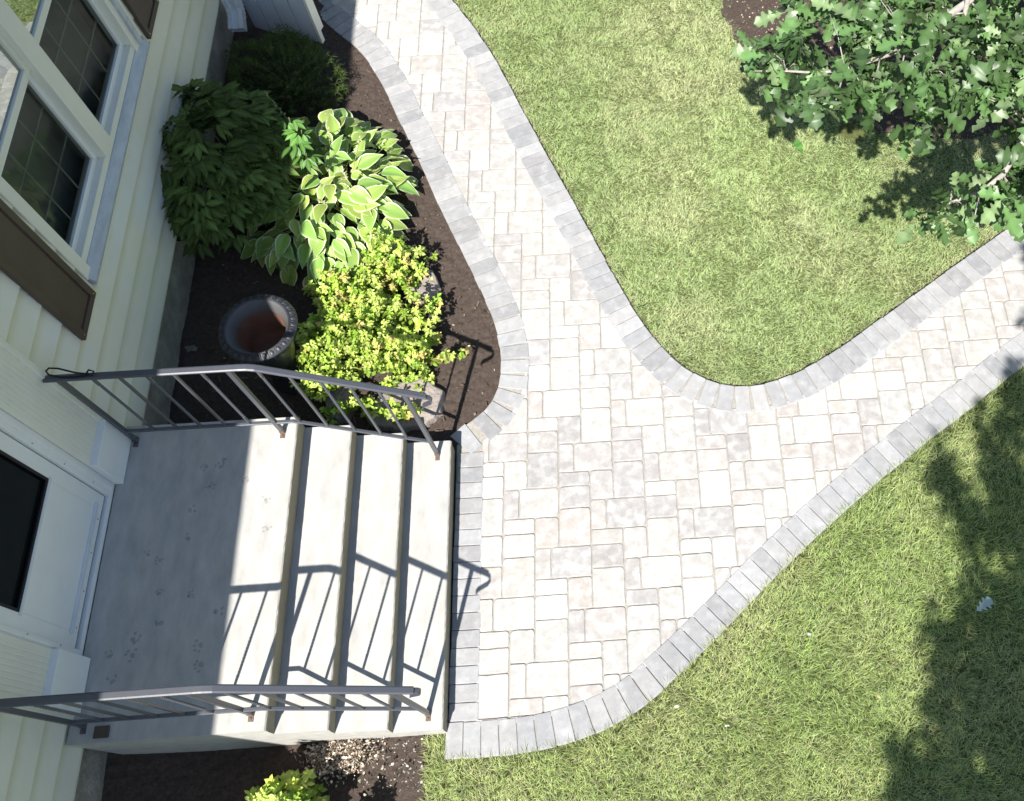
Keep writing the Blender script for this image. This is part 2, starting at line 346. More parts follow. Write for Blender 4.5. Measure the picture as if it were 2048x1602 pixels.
def stone(mb, poly, gap, r, ztop, col, tilt=.0012, jit=.0008, depth=.035):
    if parea(poly) < 0: poly = poly[::-1]
    p = offset_convex(poly, gap)
    if p is None or parea(p) < .0006: return
    P = round_poly(p, r, 3, jit); c = P.mean(0); n = len(P)
    tx, ty = random.gauss(0, tilt) / .1, random.gauss(0, tilt) / .1
    zt = lambda q: ztop + (q[0] - c[0]) * tx + (q[1] - c[1]) * ty
    def inset(d):
        v = P - c; l = np.hypot(*v.T)[:, None]; return c + v * (1 - d / np.maximum(l, .02))
    r1 = inset(.0055); r2 = inset(.0018)
    vs = [(q[0], q[1], zt(q)) for q in r1] + [(q[0], q[1], zt(q) - .0016) for q in r2] + [(q[0], q[1], zt(q) - .0055) for q in P] + [(q[0], q[1], ztop - depth) for q in P]
    fs = [tuple(range(n))]
    for k in range(3):
        for j in range(n): fs.append((k * n + j, (k + 1) * n + j, (k + 1) * n + (j + 1) % n, k * n + (j + 1) % n))
    mb.add(vs, fs, col)
def clip(poly, a, b, keepleft=True):
    d = b - a; nrm = np.array([-d[1], d[0]]); out = []
    if not keepleft: nrm = -nrm
    s = [(p - a) @ nrm for p in poly]; n = len(poly)
    for i in range(n):
        p, q = poly[i], poly[(i + 1) % n]; sp, sq = s[i], s[(i + 1) % n]
        if sp >= 0: out.append(p)
        if (sp >= 0) != (sq >= 0): out.append(p + (q - p) * sp / (sp - sq))
    return np.array(out) if len(out) > 2 else None
cream = [(.56, .535, .49), (.51, .475, .435), (.49, .435, .395), (.455, .425, .405), (.53, .505, .465), (.415, .385, .37), (.52, .495, .45), (.555, .525, .48), (.62, .61, .585), (.70, .70, .685)]
wts = [8, 6, 4, 5, 7, 3, 3, 6, 3, 1.6]
def jitc(c, a=.03):
    k = random.uniform(1 - a, 1 + a); h = random.uniform(-.012, .012); return tuple(min(.85, v * k * m_) for v, m_ in zip(c, (1 + h, 1, 1 - h)))
def softc(c):
    g_ = sum(c) / 3; return tuple((.52 + (g_ - .52) * .70 + (v - g_) * .68) * .735 for v in c)
mb = MB()
E1 = np.array([.05306, .0]); E2 = np.array([.0007, .0521]); O = np.array([2.593, 1.368])
pieces = [(0, 4, 0, 5), (0, 4, -3, 0), (0, 4, -5, -3), (0, 2, -9, -5), (2, 7, -9, -5), (4, 7, -5, -1)]
FP = np.array(field_poly)
for i in range(-14, 22):
    for j in range(-16, 18):
        base = O + (7 * E1 + 6 * E2) * i + (-4 * E1 + 8 * E2) * j
        if not (-1 < base[0] < 9 and -1 < base[1] < 8): continue
        for (x0, x1, y0, y1) in pieces:
            poly = np.array([base + E1 * x - E2 * y for x, y in ((x0, y1), (x1, y1), (x1, y0), (x0, y0))])
            c = poly.mean(0); ok = True; ins = pip(np.array([c[0]]), np.array([c[1]]), field_poly)[0]
            near = False
            for ch in chains:
                d = ch[1:] - ch[:-1]; L2 = (d ** 2).sum(1); t = np.clip(((c - ch[:-1]) * d).sum(1) / L2, 0, 1)
                q = ch[:-1] + d * t[:, None]; dist = np.hypot(*(c - q).T); k = int(np.argmin(dist))
                if dist[k] < .24:
                    near = True
                    # field side of this chain: bed, strip and low run with the field on their left, up with the field on its right
                    keep = not (ch is up_c)
                    nv_ = np.array([-d[k][1], d[k][0]]) / math.sqrt(L2[k]) * (.068 if keep else -.068)
                    if poly is not None: poly = clip(poly, ch[k] + nv_, ch[k + 1] + nv_, keep)
            if not near and not ins: continue
            if poly is None or abs(parea(poly)) < .0008: continue
            c2 = poly.mean(0)
            if not pip(np.array([c2[0]]), np.array([c2[1]]), field_poly)[0]: continue
            stone(mb, poly, .0034, .019, -.0035 + random.gauss(0, .0008), jitc(softc(random.choices(cream, wts if math.hypot(c2[0] - 2.85, (c2[1] - 1.35) * .9) > .62 or random.random() < .25 else [2, 3, 2, 8, 2, 9, 1, 1, .3, .5])[0]), .05), jit=.0013)
path = obj('paver_path', mb, M['paver'], smooth=False); tag(path, kind='structure')
# border courses
mb = MB(); greys = [(.325, .324, .327), (.31, .309, .313), (.35, .348, .35), (.285, .285, .291), (.335, .333, .335), (.37, .367, .366)]
def course(C, hw, w=.1065, start=0.0, ztop=.0, fit=False):
    C = resample(C, 900); d = np.r_[0, np.cumsum(np.hypot(*np.diff(C, axis=0).T))]
    T = np.gradient(C, axis=0); T /= np.hypot(*T.T)[:, None]
    T = smooth(T.copy(), 60); T /= np.hypot(*T.T)[:, None]
    if len(C) and fit: w = d[-1] / round(d[-1] / w) - .0005
    s = start + w / 2; n = 0
    while s < d[-1] - w / 2 + .002:
        p = np.array([np.interp(s, d, C[:, 0]), np.interp(s, d, C[:, 1])]); t = np.array([np.interp(s, d, T[:, 0]), np.interp(s, d, T[:, 1])]); t /= np.hypot(*t)
        t1 = np.array([np.interp(s + .05, d, T[:, 0]), np.interp(s + .05, d, T[:, 1])]); t0 = np.array([np.interp(s - .05, d, T[:, 0]), np.interp(s - .05, d, T[:, 1])])
        kap = abs(t0[0] * t1[1] - t0[1] * t1[0]) / .1
        nn = np.array([-t[1], t[0]]); a = random.gauss(0, .008); ca, sa = math.cos(a), math.sin(a)
        t = np.array([t[0] * ca - t[1] * sa, t[0] * sa + t[1] * ca]); nn = np.array([-t[1], t[0]])
        off = random.gauss(0, .002)
        sk = (t0[0] * t1[1] - t0[1] * t1[0]) / .1      # stones cut slightly tapered where the course bends
        adv = w / max(.55, 1 - kap * hw * .9)
        q = [p + t * (u * .5 * min(adv * (1 - sk * v * hw), (w + .25 * max(0, adv * (1 - sk * v * hw) - w)) + (.0 if abs(sk) > .9 else .006))) + nn * (v * hw + off) for u, v in ((-1, -1), (1, -1), (1, 1), (-1, 1))]
        stone(mb, np.array(q), .0016, .007, ztop + random.gauss(0, .0006), jitc(tuple(v * .93 for v in random.choice(greys)), .07), tilt=.0007, jit=.0005, depth=.05)
        s += w / max(.55, 1 - kap * hw * .9) + .0005; n += 1
course(np.r_[np.array([[1.935, 1.872]]), bed_c[::-1]], .104); course(up_c, .106); course(low_c, .106)
course(np.array([[1.995, 1.815], [1.990, 1.1], [1.982, .058]]), .0925, ztop=.0, fit=True)
brd = obj('path_border', mb, M['border']); tag(brd, kind='structure')
# joint sand below the stones
g = .03; X, Y = np.meshgrid(np.arange(0, 8.6, g), np.arange(-.3, 7.2, g)); cx_, cy_ = X.ravel(), Y.ravel()
ins = pip(cx_ + g / 2, cy_ + g / 2, field_poly)
V = []; q = np.c_[cx_[ins], cy_[ins]]
V = np.stack([np.c_[q, np.full(len(q), -.0115)] + np.array(o) for o in ((0, 0, 0), (g, 0, 0), (g, g, 0), (0, g, 0))], 1).reshape(-1, 3)
F = np.arange(len(V)).reshape(-1, 4)
sb = npmesh('path_sand', V, F, np.ones((len(V), 3)), M['sand']); tag(sb, kind='structure')
mb = MB()
for C, hw in ((bed_c, .099), (up_c, .1), (low_c, .1), (resample([[1.99, 1.88], [1.985, .05]], 20), .09)):
    T = np.gradient(C, axis=0); T /= np.hypot(*T.T)[:, None]; Nn = np.c_[-T[:, 1], T[:, 0]]; n = len(C)
    zz = random.uniform(-.0100, -.0085); vs = [(*(c - k * hw), zz) for c, k in zip(C, Nn)] + [(*(c + k * hw), zz) for c, k in zip(C, Nn)] + \
        [(*(c - k * hw), -.06) for c, k in zip(C, Nn)] + [(*(c + k * hw), -.06) for c, k in zip(C, Nn)]
    mb.add(vs, [f for i in range(n - 1) for f in ((i, i + 1, n + i + 1, n + i), (2 * n + i, 2 * n + i + 1, i + 1, i), (n + i, n + i + 1, 3 * n + i + 1, 3 * n + i))])
tag(obj('border_sand', mb, M['sand']), kind='structure')

# ------------------------------------------------------------------ ground
mb = MB(); mb.add([(-60, -60, -.06), (60, -60, -.06), (60, 60, -.06), (-60, 60, -.06)], [(0, 1, 2, 3)])
tag(obj('ground', mb, M['ground']), kind='structure')
def soil_sheet(name, x0, x1, y0, y1, g, zfun, keep):
    xs = np.arange(x0, x1 + 1e-6, g); ys = np.arange(y0, y1 + 1e-6, g); nx, ny = len(xs), len(ys)
    X, Y = np.meshgrid(xs, ys); z = zfun(X, Y)
    z = z + (fbm(X * 30, Y * 30, 3, 3) - .5) * .020 + (fbm(X * 110, Y * 110, 9, 2) - .5) * .010
    V = np.c_[X.ravel(), Y.ravel(), z.ravel()]
    I, J = np.meshgrid(np.arange(nx - 1), np.arange(ny - 1)); a = (J * nx + I).ravel(); F = np.c_[a, a + 1, a + nx + 1, a + nx]
    cxx = V[F].mean(1); k = keep(cxx[:, 0], cxx[:, 1]); F = F[k]
    used = np.unique(F); mp = np.zeros(len(V), int); mp[used] = np.arange(len(used)); V = V[used]; F = mp[F]
    return npmesh(name, V, F, np.ones((len(V), 3)), M['soil'], smooth=True)
bedpoly = [(-.25, 1.75), (1.93, 1.75)] + [(x, y) for x, y in bed_c[::-1] if y > 1.9] + [(-.25, 6.9)]
tag(soil_sheet('garden_bed_soil', -.25, 2.4, 1.75, 6.8, .0125, lambda x, y: -.028 + .13 * np.clip((.75 - x) / .75, 0, 1) ** 1.4 + .02 * np.clip((y - 2) / 2, 0, 1) * np.clip(1.6 - x, 0, 1),
                lambda x, y: pip(x, y, bedpoly)), kind='structure')
tag(soil_sheet('small_bed_soil', -.25, 1.80, -1.4, .02, .0125, lambda x, y: -.03 + .28 * np.clip((.5 - x) / .75, 0, 1) ** 1.4, lambda x, y: x < 1.78), kind='structure')
TR = np.array([6.1, 6.35])
def ringr(x, y): return np.hypot(x - TR[0], y - TR[1]) + .12 * (fbm(x * 3, y * 3, 21, 3) - .5) * 2
tag(soil_sheet('tree_ring_soil', 3.9, 8.8, 3.9, 8.4, .025, lambda x, y: -.022 + .03 * np.clip(1.2 - np.hypot(x - TR[0], y - TR[1]), 0, 1), lambda x, y: (ringr(x, y) < 2.05)), kind='structure')

# grass -----------------------------------------------------------
def blades(name, poly, x0, x1, y0, y1, dens, lmin, lmax, label, hole=None, edge=None, drye=.7, tone=1.0, grow=0.0, seed=1, base=-.045, lean=(.55, 1.42)):
    r = np.random.default_rng(seed); n = int((x1 - x0) * (y1 - y0) * dens)
    x = r.uniform(x0, x1, n); y = r.uniform(y0, y1, n)
    k = pip(x, y, poly)
    if hole is not None: k &= hole(x, y, r)
    x, y = x[k], y[k]; n = len(x)
    patch = fbm(x * 1.1, y * 1.1, 5, 4); p2 = fbm(x * 7, y * 7, 33, 3); yel = np.clip((patch - .40) * 2.4, 0, 1)
    # blades lie in drifting directions
    phi = fbm(x * 5, y * 5, 12, 3) * 4 * math.pi + r.normal(0, 1.3, n)
    theta = r.uniform(math.pi / 2 - lean[1], math.pi / 2 - lean[0], n)
    L = r.uniform(lmin, lmax, n) * (.8 + .4 * p2)
    wd = r.uniform(.0019, .0035, n)
    tv = np.array([(-.5, 0, 0), (.5, 0, 0), (.45, .5, .02), (-.45, .5, .02), (.06, 1, -.14), (-.06, 1, -.14)], float)
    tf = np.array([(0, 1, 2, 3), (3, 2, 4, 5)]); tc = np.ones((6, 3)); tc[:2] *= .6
    g1 = np.array([.43, .545, .215]); g2 = np.array([.64, .675, .36]); g3 = np.array([.70, .62, .38])
    u = r.uniform(0, 1, n); c = g1 * (1 - yel[:, None]) + g2 * yel[:, None]
    c = c * (1 + .55 * (u[:, None] - .4)); e = np.full(n, 9.); ed = edge[::2]
    for q in ed: e = np.minimum(e, (x - q[0]) ** 2 + (y - q[1]) ** 2)
    e = np.sqrt(e); dry = np.clip(1 - (e - .015) / .06, 0, 1) * drye; c = c * (1 - dry[:, None]) + np.array([.60, .54, .33]) * dry[:, None]; c *= tone
    near = (e < .05) & (grow > 0); theta = np.where(near, r.uniform(.7, 1.45, n), theta); L = L * (1 + grow * np.clip(1 - e / .06, 0, 1)); c[near] *= .8; near2 = near & (r.uniform(0, 1, n) < .5); phi = np.where(near2, r.normal(2.2, .6, n), phi)
    pale = r.uniform(0, 1, n) < (.05 + .20 * yel); c[pale] = g3 * r.uniform(.6, 1.1, (pale.sum(), 1))
    lite = r.uniform(0, 1, n) < .22; c[lite] = c[lite] * .5 + np.array([.52, .60, .36]) * .5
    dk = r.uniform(0, 1, n) < .16; c[dk] = c[dk] * .35 + np.array([.13, .20, .12]) * .65
    loc = np.c_[x, y, np.full(n, base)]
    Rm = frames(phi, theta, r.uniform(-.8, .8, n))
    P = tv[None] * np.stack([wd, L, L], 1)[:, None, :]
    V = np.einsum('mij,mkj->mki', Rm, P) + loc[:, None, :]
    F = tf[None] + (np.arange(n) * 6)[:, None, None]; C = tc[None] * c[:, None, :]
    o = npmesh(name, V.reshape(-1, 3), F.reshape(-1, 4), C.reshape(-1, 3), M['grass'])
    tag(o, label, 'lawn', kind='stuff'); return o
def ring_hole(x, y, r): return (ringr(x, y) > 1.94 + r.uniform(0, .10, len(x))) | (r.uniform(0, 1, len(x)) < .006)
def edge_hole(x, y, r):
    # a few bare nicks and one small bald spot
    return np.hypot(x - 5.06, y - 4.46) > .09 + r.uniform(0, .05, len(x))
blades('lawn_grass', upper_lawn, 1.5, 8.2, 2.1, 6.9, 15000, .026, .048, 'sunlit lawn of pale mown grass inside the curved paver borders',
       hole=lambda x, y, r: ring_hole(x, y, r) & edge_hole(x, y, r), seed=3, base=-.040, edge=uo)
blades('lawn_grass', lower_lawn, 1.7, 7.0, -1.6, 3.2, 13500, .036, .064, 'darker longer lawn grass below the diagonal paver border, partly in tree shade', seed=4, base=-.028, edge=lo, drye=0.0, tone=np.array([.93, .95, .76]), grow=.75, lean=(.35, 1.3), hole=lambda x, y, r: np.min(np.stack([(x - q[0]) ** 2 + (y - q[1]) ** 2 for q in lo]), 0) > .010 ** 2)

# ------------------------------------------------------------------ house
H = thing('house', 'cream clapboard house wall with brown shutters, window and white storm door', 'house', (0, 0, 0))
mb = MB(); S = .195; zb = .555; k = 0
while zb + k * S < 4.05:
    z0 = zb + k * S; z1 = z0 + S + .01; cuts = []
    if z1 > .70 and z0 < 2.95: cuts.append((.12, 1.775))
    if z0 >= 1.33 and z0 < 3.0: cuts.append((2.46, 4.36))
    y = -7.0; segs = []
    for a, b in cuts: segs.append((y, a)); y = b
    segs.append((y, 9.0))
    for a, b in segs:
        mb.prism_y([(.0, z0), (.020, z0 + .0), (.0245, z0 + .004), (.025, z0 + .010), (.0045, z1), (.0, z1)], a, b, n=1)
    k += 1
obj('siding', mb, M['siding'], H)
mb = MB()                                                     # seams where two lengths of siding meet
for (y, kk) in ((4.15, 2), (4.62, 0), (2.40, 3), (3.28, 0), (-.9, 2), (5.3, 4)):
    mb = MB(); z0 = zb + kk * S; mb.add([(.0225, y, z0 + .004), (.0225, y + .003, z0 + .004), (.0062, y + .003, z0 + S), (.0062, y, z0 + S)], [(0, 1, 2, 3)]); obj('siding_seam', mb, M['muntin'], H)
mb = MB()
for (a, b, c, d) in ((-7, .45, .50, 4.1), (.45, 1.45, .50, .74), (.45, 1.45, 2.98, 4.1), (1.45, 2.5, .50, 4.1), (2.5, 4.3, .50, 1.40), (2.5, 4.3, 2.97, 4.1), (4.3, 9, .50, 4.1)): mb.box(-.16, -.001, a, b, c, d)
mb.box(-6, -.162, -7, -6.9, 0, 4.1); mb.box(-6, -.162, 8.9, 9, 0, 4.1); mb.box(-6, -5.9, -6.9, 8.9, 0, 4.1)
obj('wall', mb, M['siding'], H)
mb = MB(); mb.box(-1.3, -1.25, 2.2, 4.7, .9, 3.2); mb.box(-1.25, -.17, 2.2, 4.7, .9, .95); mb.box(-1.25, -.17, 2.2, 2.25, .95, 3.2); mb.box(-1.25, -.17, 4.65, 4.7, .95, 3.2); mb.box(-1.25, -.17, 2.25, 4.65, 3.15, 3.2)
obj('room', mb, M['room'], H)
mb = MB(); mb.prism_y([(-.19, .96), (-.18, .96), (-.18, 3.1), (-.19, 3.1)], 2.3, 4.62, n=60, jit=.006); obj('curtain', mb, M['curtain'], H)
def lump_wall(x, y0, y1, z0, z1):
    g = .04; ys = np.arange(y0, y1 + g, g); zs = np.arange(z0, z1 + g, g); Yg, Zg = np.meshgrid(ys, zs)
    X = x + (fbm(Yg * 4, Zg * 9, 77, 4) - .5) * .035
    ny, nz = len(ys), len(zs); I, J = np.meshgrid(np.arange(ny - 1), np.arange(nz - 1)); a = (J * ny + I).ravel()
    return np.c_[X.ravel(), Yg.ravel(), Zg.ravel()], np.c_[a, a + 1, a + ny + 1, a + ny]
V1, F1 = lump_wall(-.045, 1.84, 8.9, -.1, .58); V2, F2 = lump_wall(-.045, -6.9, -.01, -.1, .58)
npmesh('foundation', np.r_[V1, V2], np.r_[F1, F2 + len(V1)], np.ones((len(V1) + len(V2), 3)), M['foundation'], H, smooth=True)
mb = MB(); mb.box(-6.5, .04, -9, 9.6, 4.10, 4.14); obj('soffit', mb, M['trim'], H)
mb = MB(); mb.prism_y([(.04, 4.06), (.150, 4.06), (.164, 4.19), (.164, 4.20), (.15, 4.20), (.15, 4.15), (.04, 4.15)], -9, 9.6); obj('gutter', mb, M['trim'], H)
mb = MB(); mb.prism_y([(.05, 4.155), (.06, 4.175), (-3.2, 5.35), (-6.6, 4.15)], -9, 9.6); obj('roof', mb, M['roof'], H)
# window: frame, sill, sashes, glass
WY0, WY1 = 2.46, 4.36
mb = MB()
mb.box(-.10, .030, 2.46, 2.545, 1.40, 3.0); mb.box(-.10, .026, 4.20, 4.36, 1.42, 3.0); mb.box(-.10, .028, 3.285, 3.43, 1.48, 2.93)
mb.box(-.10, .034, 2.46, 4.36, 2.93, 3.02); mb.box(-.10, .012, 2.545, 4.20, 1.425, 1.48)
wf = obj('window', mb, M['trimcream'], H, bevel=.004)
mb = MB(); mb.prism_y([(-.1, 1.352), (.052, 1.352), (.055, 1.372), (.018, 1.43), (-.1, 1.43)], 2.47, 4.33); obj('sill', mb, M['sill'], wf, bevel=.003)
mb = MB(); mb.box(-.06, .045, 4.255, 4.30, 1.43, 3.0); obj('side_channel', mb, M['sill'], wf)
mb = MB(); mb.prism_y([(.0215, 1.335), (.05, 1.335), (.052, 1.350), (.0215, 1.351)], 2.46, 4.36); obj('drip_edge', mb, M['trimcream'], wf)
for (a, b) in ((2.545, 3.285), (3.43, 4.20)):
    for (c, d, xs, lowr) in ((1.48, 2.215, -.028, True), (2.215, 2.93, -.008, False)):
        mb = MB(); t = .034; x0 = xs - .03
        mb.box(x0, xs, a, a + t, c, d); mb.box(x0, xs, b - t, b, c, d); mb.box(x0, xs - .002, a + t, b - t, c, c + .042); mb.box(x0, xs - .002, a + t, b - t, d - t, d)
        s_ = obj('sash', mb, M['trimcream'] if not lowr else M['trim'], wf, bevel=.003)
        mb = MB(); mb.box(xs - .022, xs - .018, a + t - .004, b - t + .004, c + .038, d - t + .004); obj('pane', mb, M['glasslow' if lowr else 'glassup'], wf)
        mb = MB()
        for q in (1 / 3, 2 / 3): yy = a + t + (b - a - 2 * t) * q; mb.box(xs - .045, xs - .040, yy - .005, yy + .005, c + .04, d - t)
        for q in (1 / 3, 2 / 3): zz = c + (d - c) * q; mb.box(xs - .0505, xs - .0455, a + t, b - t, zz - .005, zz + .005)
        obj('grille', mb, M['muntin'], wf)
for (a, b, z0) in ((2.10, 2.415, 1.335), (4.385, 4.73, 1.345)):
    mb = MB(); z1 = 3.02; f = .045
    mb.box(.022, .050, a, a + f, z0, z1); mb.box(.022, .050, b - f, b, z0, z1); mb.box(.022, .0495, a + f, b - f, z0, z0 + f); mb.box(.022, .0495, a + f, b - f, z1 - f, z1)
    mb.box(.022, .038, a + f, b - f, z0 + f, z1 - f)
    sh = obj('shutter', mb, M['shutter'], H, bevel=.004)
    for yy in (a + .022, b - .022): mb = MB(); mb.tube([(.049, yy, z0 + .03), (.0535, yy, z0 + .03)], .0045, 8); obj('screw', mb, M['screw'], sh)
# door surround
for (a, b, s_) in ((1.455, 1.745, 1), (.155, .445, -1)):
    mb = MB(); mb.box(0, .030, a, b, 1.02, 3.0)
    n = 8
    for i in range(n):
        y0 = a + .03 + (b - a - .06) * i / n; mb.box(.030, .0325, y0 + .006, y0 + (b - a - .06) / n - .006, 1.02, 2.98)
    e = b if s_ > 0 else a
    mb.box(.0, .042, e - .012, e + .012, .72, 3.0); mb.box(.0, .036, e + s_ * .012, e + s_ * .03, .72, 3.0)
    pl = obj('pilaster', mb, M['trimcream'], H, bevel=.002)
    mb = MB(); mb.box(0, .072, a, b, .724, 1.03); obj('plinth', mb, M['trim'], pl, bevel=.004)
mb = MB(); mb.box(-.14, .024, 1.372, 1.453, .76, 3.0); mb.box(-.14, .024, .447, .486, .76, 3.0); mb.box(-.14, .022, .447, 1.453, .724, .7595); mb.box(-.14, .05, .12, 1.78, 3.0, 3.12)
mb.box(-.14, .032, 1.405, 1.432, .76, 2.99); mb.box(-.14, .032, .455, .468, .76, 2.99)
obj('door_frame', mb, M['trim'], H, bevel=.002)
DZ0, DZ1 = .775, 2.9
mb = MB(); a, b = .492, 1.366
mb.box(-.03, .004, a, .575, DZ0, DZ1); mb.box(-.03, .004, 1.275, b, DZ0, DZ1); mb.box(-.03, .0035, .575, 1.275, DZ0, 1.315); mb.box(-.03, .0035, .575, 1.275, 2.75, DZ1)
dr = obj('door', mb, M['trim'], H, bevel=.003)
mb = MB(); mb.box(-.022, -.012, .57, 1.28, 1.31, 2.755); obj('glass', mb, M['doorglass'], dr)
mb = MB(); mb.box(.004, .016, .56, 1.30, .835, .862); obj('kick_rail', mb, M['metalw'], dr, bevel=.002); mb = MB(); mb.box(.0035, .008, .56, 1.29, 1.300, 1.322); obj('glass_rail', mb, M['metalw'], dr, bevel=.002)
mb = MB(); mb.box(-.004, .006, .572, .588, 1.324, 2.75); mb.box(-.004, .006, 1.262, 1.278, 1.324, 2.75); mb.box(-.004, .0062, .588, 1.262, 1.324, 1.342); obj('glass_gasket', mb, M['darkhole'], dr)
mb = MB(); mb.box(-.031, -.004, b + .0005, 1.3715, DZ0, DZ1); mb.box(-.031, -.004, .4865, a - .0005, DZ0, DZ1); mb.box(-.031, -.004, .487, 1.371, .7602, DZ0 - .0005); obj('door_gap', mb, M['darkhole'], dr)
for (xx, yy, z) in [(.023, q, z) for z in (.95, 1.25, 1.55, 1.85, 2.2, 2.6) for q in (1.388, .478)] + [(.003, y, .80) for y in (.6, .8, 1.02, 1.22)]:
    mb = MB(); mb.tube([(xx, yy, z), (xx + .0035, yy, z)], .005, 8); obj('screw', mb, M['muntin'], dr)
# downspout
mb = MB()
prof = [(-.062, -.045), (-.026, -.045), (-.016, -.028), (.016, -.028), (.026, -.045), (.062, -.045), (.062, .04), (-.062, .04)]
pts = []
for z in np.linspace(4.05, .46, 8): pts.append((np.array([.088, 5.67, z]), 0.0))
for i in range(1, 11):
    t = i / 10 * R(62); pts.append((np.array([.088, 5.67 - .11 * (1 - math.cos(t)), .46 - .11 * math.sin(t)]) , t))
e = pts[-1][0]; t = R(62)
pts.append((e + np.array([0, -math.sin(t), -math.cos(t)]) * .10, t))
vs = []; fs = []; kk = len(prof)
for i, (p, t) in enumerate(pts):
    rib = (.94 if (8 <= i < 18 and i % 2) else 1.0)
    for (u, v) in prof: vs.append((p[0] + u * rib, p[1] + v * math.cos(t) * rib, p[2] - v * math.sin(t) * rib))
for i in range(len(pts) - 1):
    for j in range(kk): fs.append((i * kk + j, i * kk + (j + 1) % kk, (i + 1) * kk + (j + 1) % kk, (i + 1) * kk + j))
mb.add(vs, fs); obj('downspout', mb, M['metalw'], H)

# ------------------------------------------------------------------ gate
G = thing('fence_gate', 'white vertical board gate between house downspout and paver border', 'gate', (.02, 5.83, .06))
A = Vector((.115, 5.81, 0)); B = Vector((.70, 5.62, 0)); d = (B - A).normalized(); nn = Vector((d.y, -d.x, 0)); Lg = (B - A).length
def slab(mb, u0, u1, v0, v1, z0, z1):
    q = [A + d * u0 + nn * v0, A + d * u1 + nn * v0, A + d * u1 + nn * v1, A + d * u0 + nn * v1]
    mb.add([(p.x, p.y, z0) for p in q] + [(p.x, p.y, z1) for p in q], [(0, 3, 2, 1), (4, 5, 6, 7), (0, 1, 5, 4), (1, 2, 6, 5), (2, 3, 7, 6), (3, 0, 4, 7)])
mb = MB(); nb = 4; bw = (Lg - .03) / nb
for i in range(nb): slab(mb, i * bw + .004, (i + 1) * bw - .004, 0, .022, .07, 1.75)
obj('board_panel', mb, M['vinyl'], G, bevel=.0015)
mb = MB(); slab(mb, 0, Lg - .03, -.012, -.001, .075, 1.745); obj('backing', mb, M['foundation'], G)
mb = MB(); slab(mb, Lg - .028, Lg, -.02, .026, .06, 1.77); obj('end_stile', mb, M['vinyledge'], G, bevel=.002)
mb = MB(); slab(mb, 0, Lg - .03, -.045, -.014, .28, .36); slab(mb, 0, Lg - .03, -.045, -.014, 1.45, 1.53); slab(mb, Lg - .065, Lg - .005, -.075, -.022, .16, 1.74); obj('back_rail', mb, M['vinyledge'], G, bevel=.003)

# ------------------------------------------------------------------ concrete steps
ST = thing('front_steps', 'concrete front stoop with landing and three treads, rusty marks and paw prints', 'steps', (0.9, .9, 0))
nose = [(1.062, .72), (1.341, .544), (1.624, .368), (1.900, .192)]
prof = [(.0245, -.1), (.0245, .72)]
for i, (x, z) in enumerate(nose):
    zn = nose[i + 1][1] if i < 3 else -.1
    prof += [(x - .022, z), (x - .010, z - .0025), (x - .003, z - .009), (x, z - .020), (x - .0015, z - .034), (x - .008, z - .05), (x - .016, zn if i == 3 else zn)]
prof = [(x, z) for x, z in prof]
mb = MB(); mb.prism_y(prof, 0.0, 1.83, n=70, jit=.0013)
obj('concrete_block', mb, M['concrete'], ST)
mb = MB()
for yy in (-.0015, 1.8315): pass
paws = [[0.64, 1.574], [0.63, 1.53], [0.542, 1.536], [0.582, 1.409], [0.486, 1.264], [0.496, 1.096], [0.285, 1.013], [0.358, 0.975], [0.383, 0.78], [0.553, 0.757], [0.716, 0.656], [0.42, 0.612], [0.656, 0.476], [0.293, 0.444], [0.166, 0.448], [0.673, 0.369], [0.209, 0.312], [0.279, 0.529], [.92, 1.30], [.95, 1.12], [.80, 1.43]]
for i, (px, py) in enumerate(paws):
    mb = MB(); a = random.uniform(-2, 2); s_ = random.uniform(.9, 1.35)
    def disc(ux, uy, rx, ry):
        ca, sa = math.cos(a), math.sin(a); vs = []
        for j in range(10):
            t = 2 * math.pi * j / 10; lx, ly = (ux + rx * math.cos(t) * random.uniform(.75, 1.15)) * s_, (uy + ry * math.sin(t) * random.uniform(.75, 1.15)) * s_
            vs.append((px + lx * ca - ly * sa, py + lx * sa + ly * ca, .7212 + i * 1e-5))
        mb.add(vs, [tuple(range(10))])
    disc(0, 0, .014, .011)
    for (ux, uy) in ((-.022, .012), (-.009, .025), (.009, .025), (.022, .012), (random.uniform(-.02, .02), random.uniform(-.02, 0))):
        ux += random.gauss(0, .003); uy += random.gauss(0, .003)
        if random.random() < .7: disc(ux, uy, .0065, .009)
    pw = obj('paw_print', mb, M['stain'], ST, recalc=False)
mb = MB(); mb.box(.160, .240, .022, .084, .7205, .732); 
tag(obj('scrap_block', mb, M['shutter'], bevel=.004), 'small square dark brown scrap on the landing edge beside the near railing foot', 'scrap')

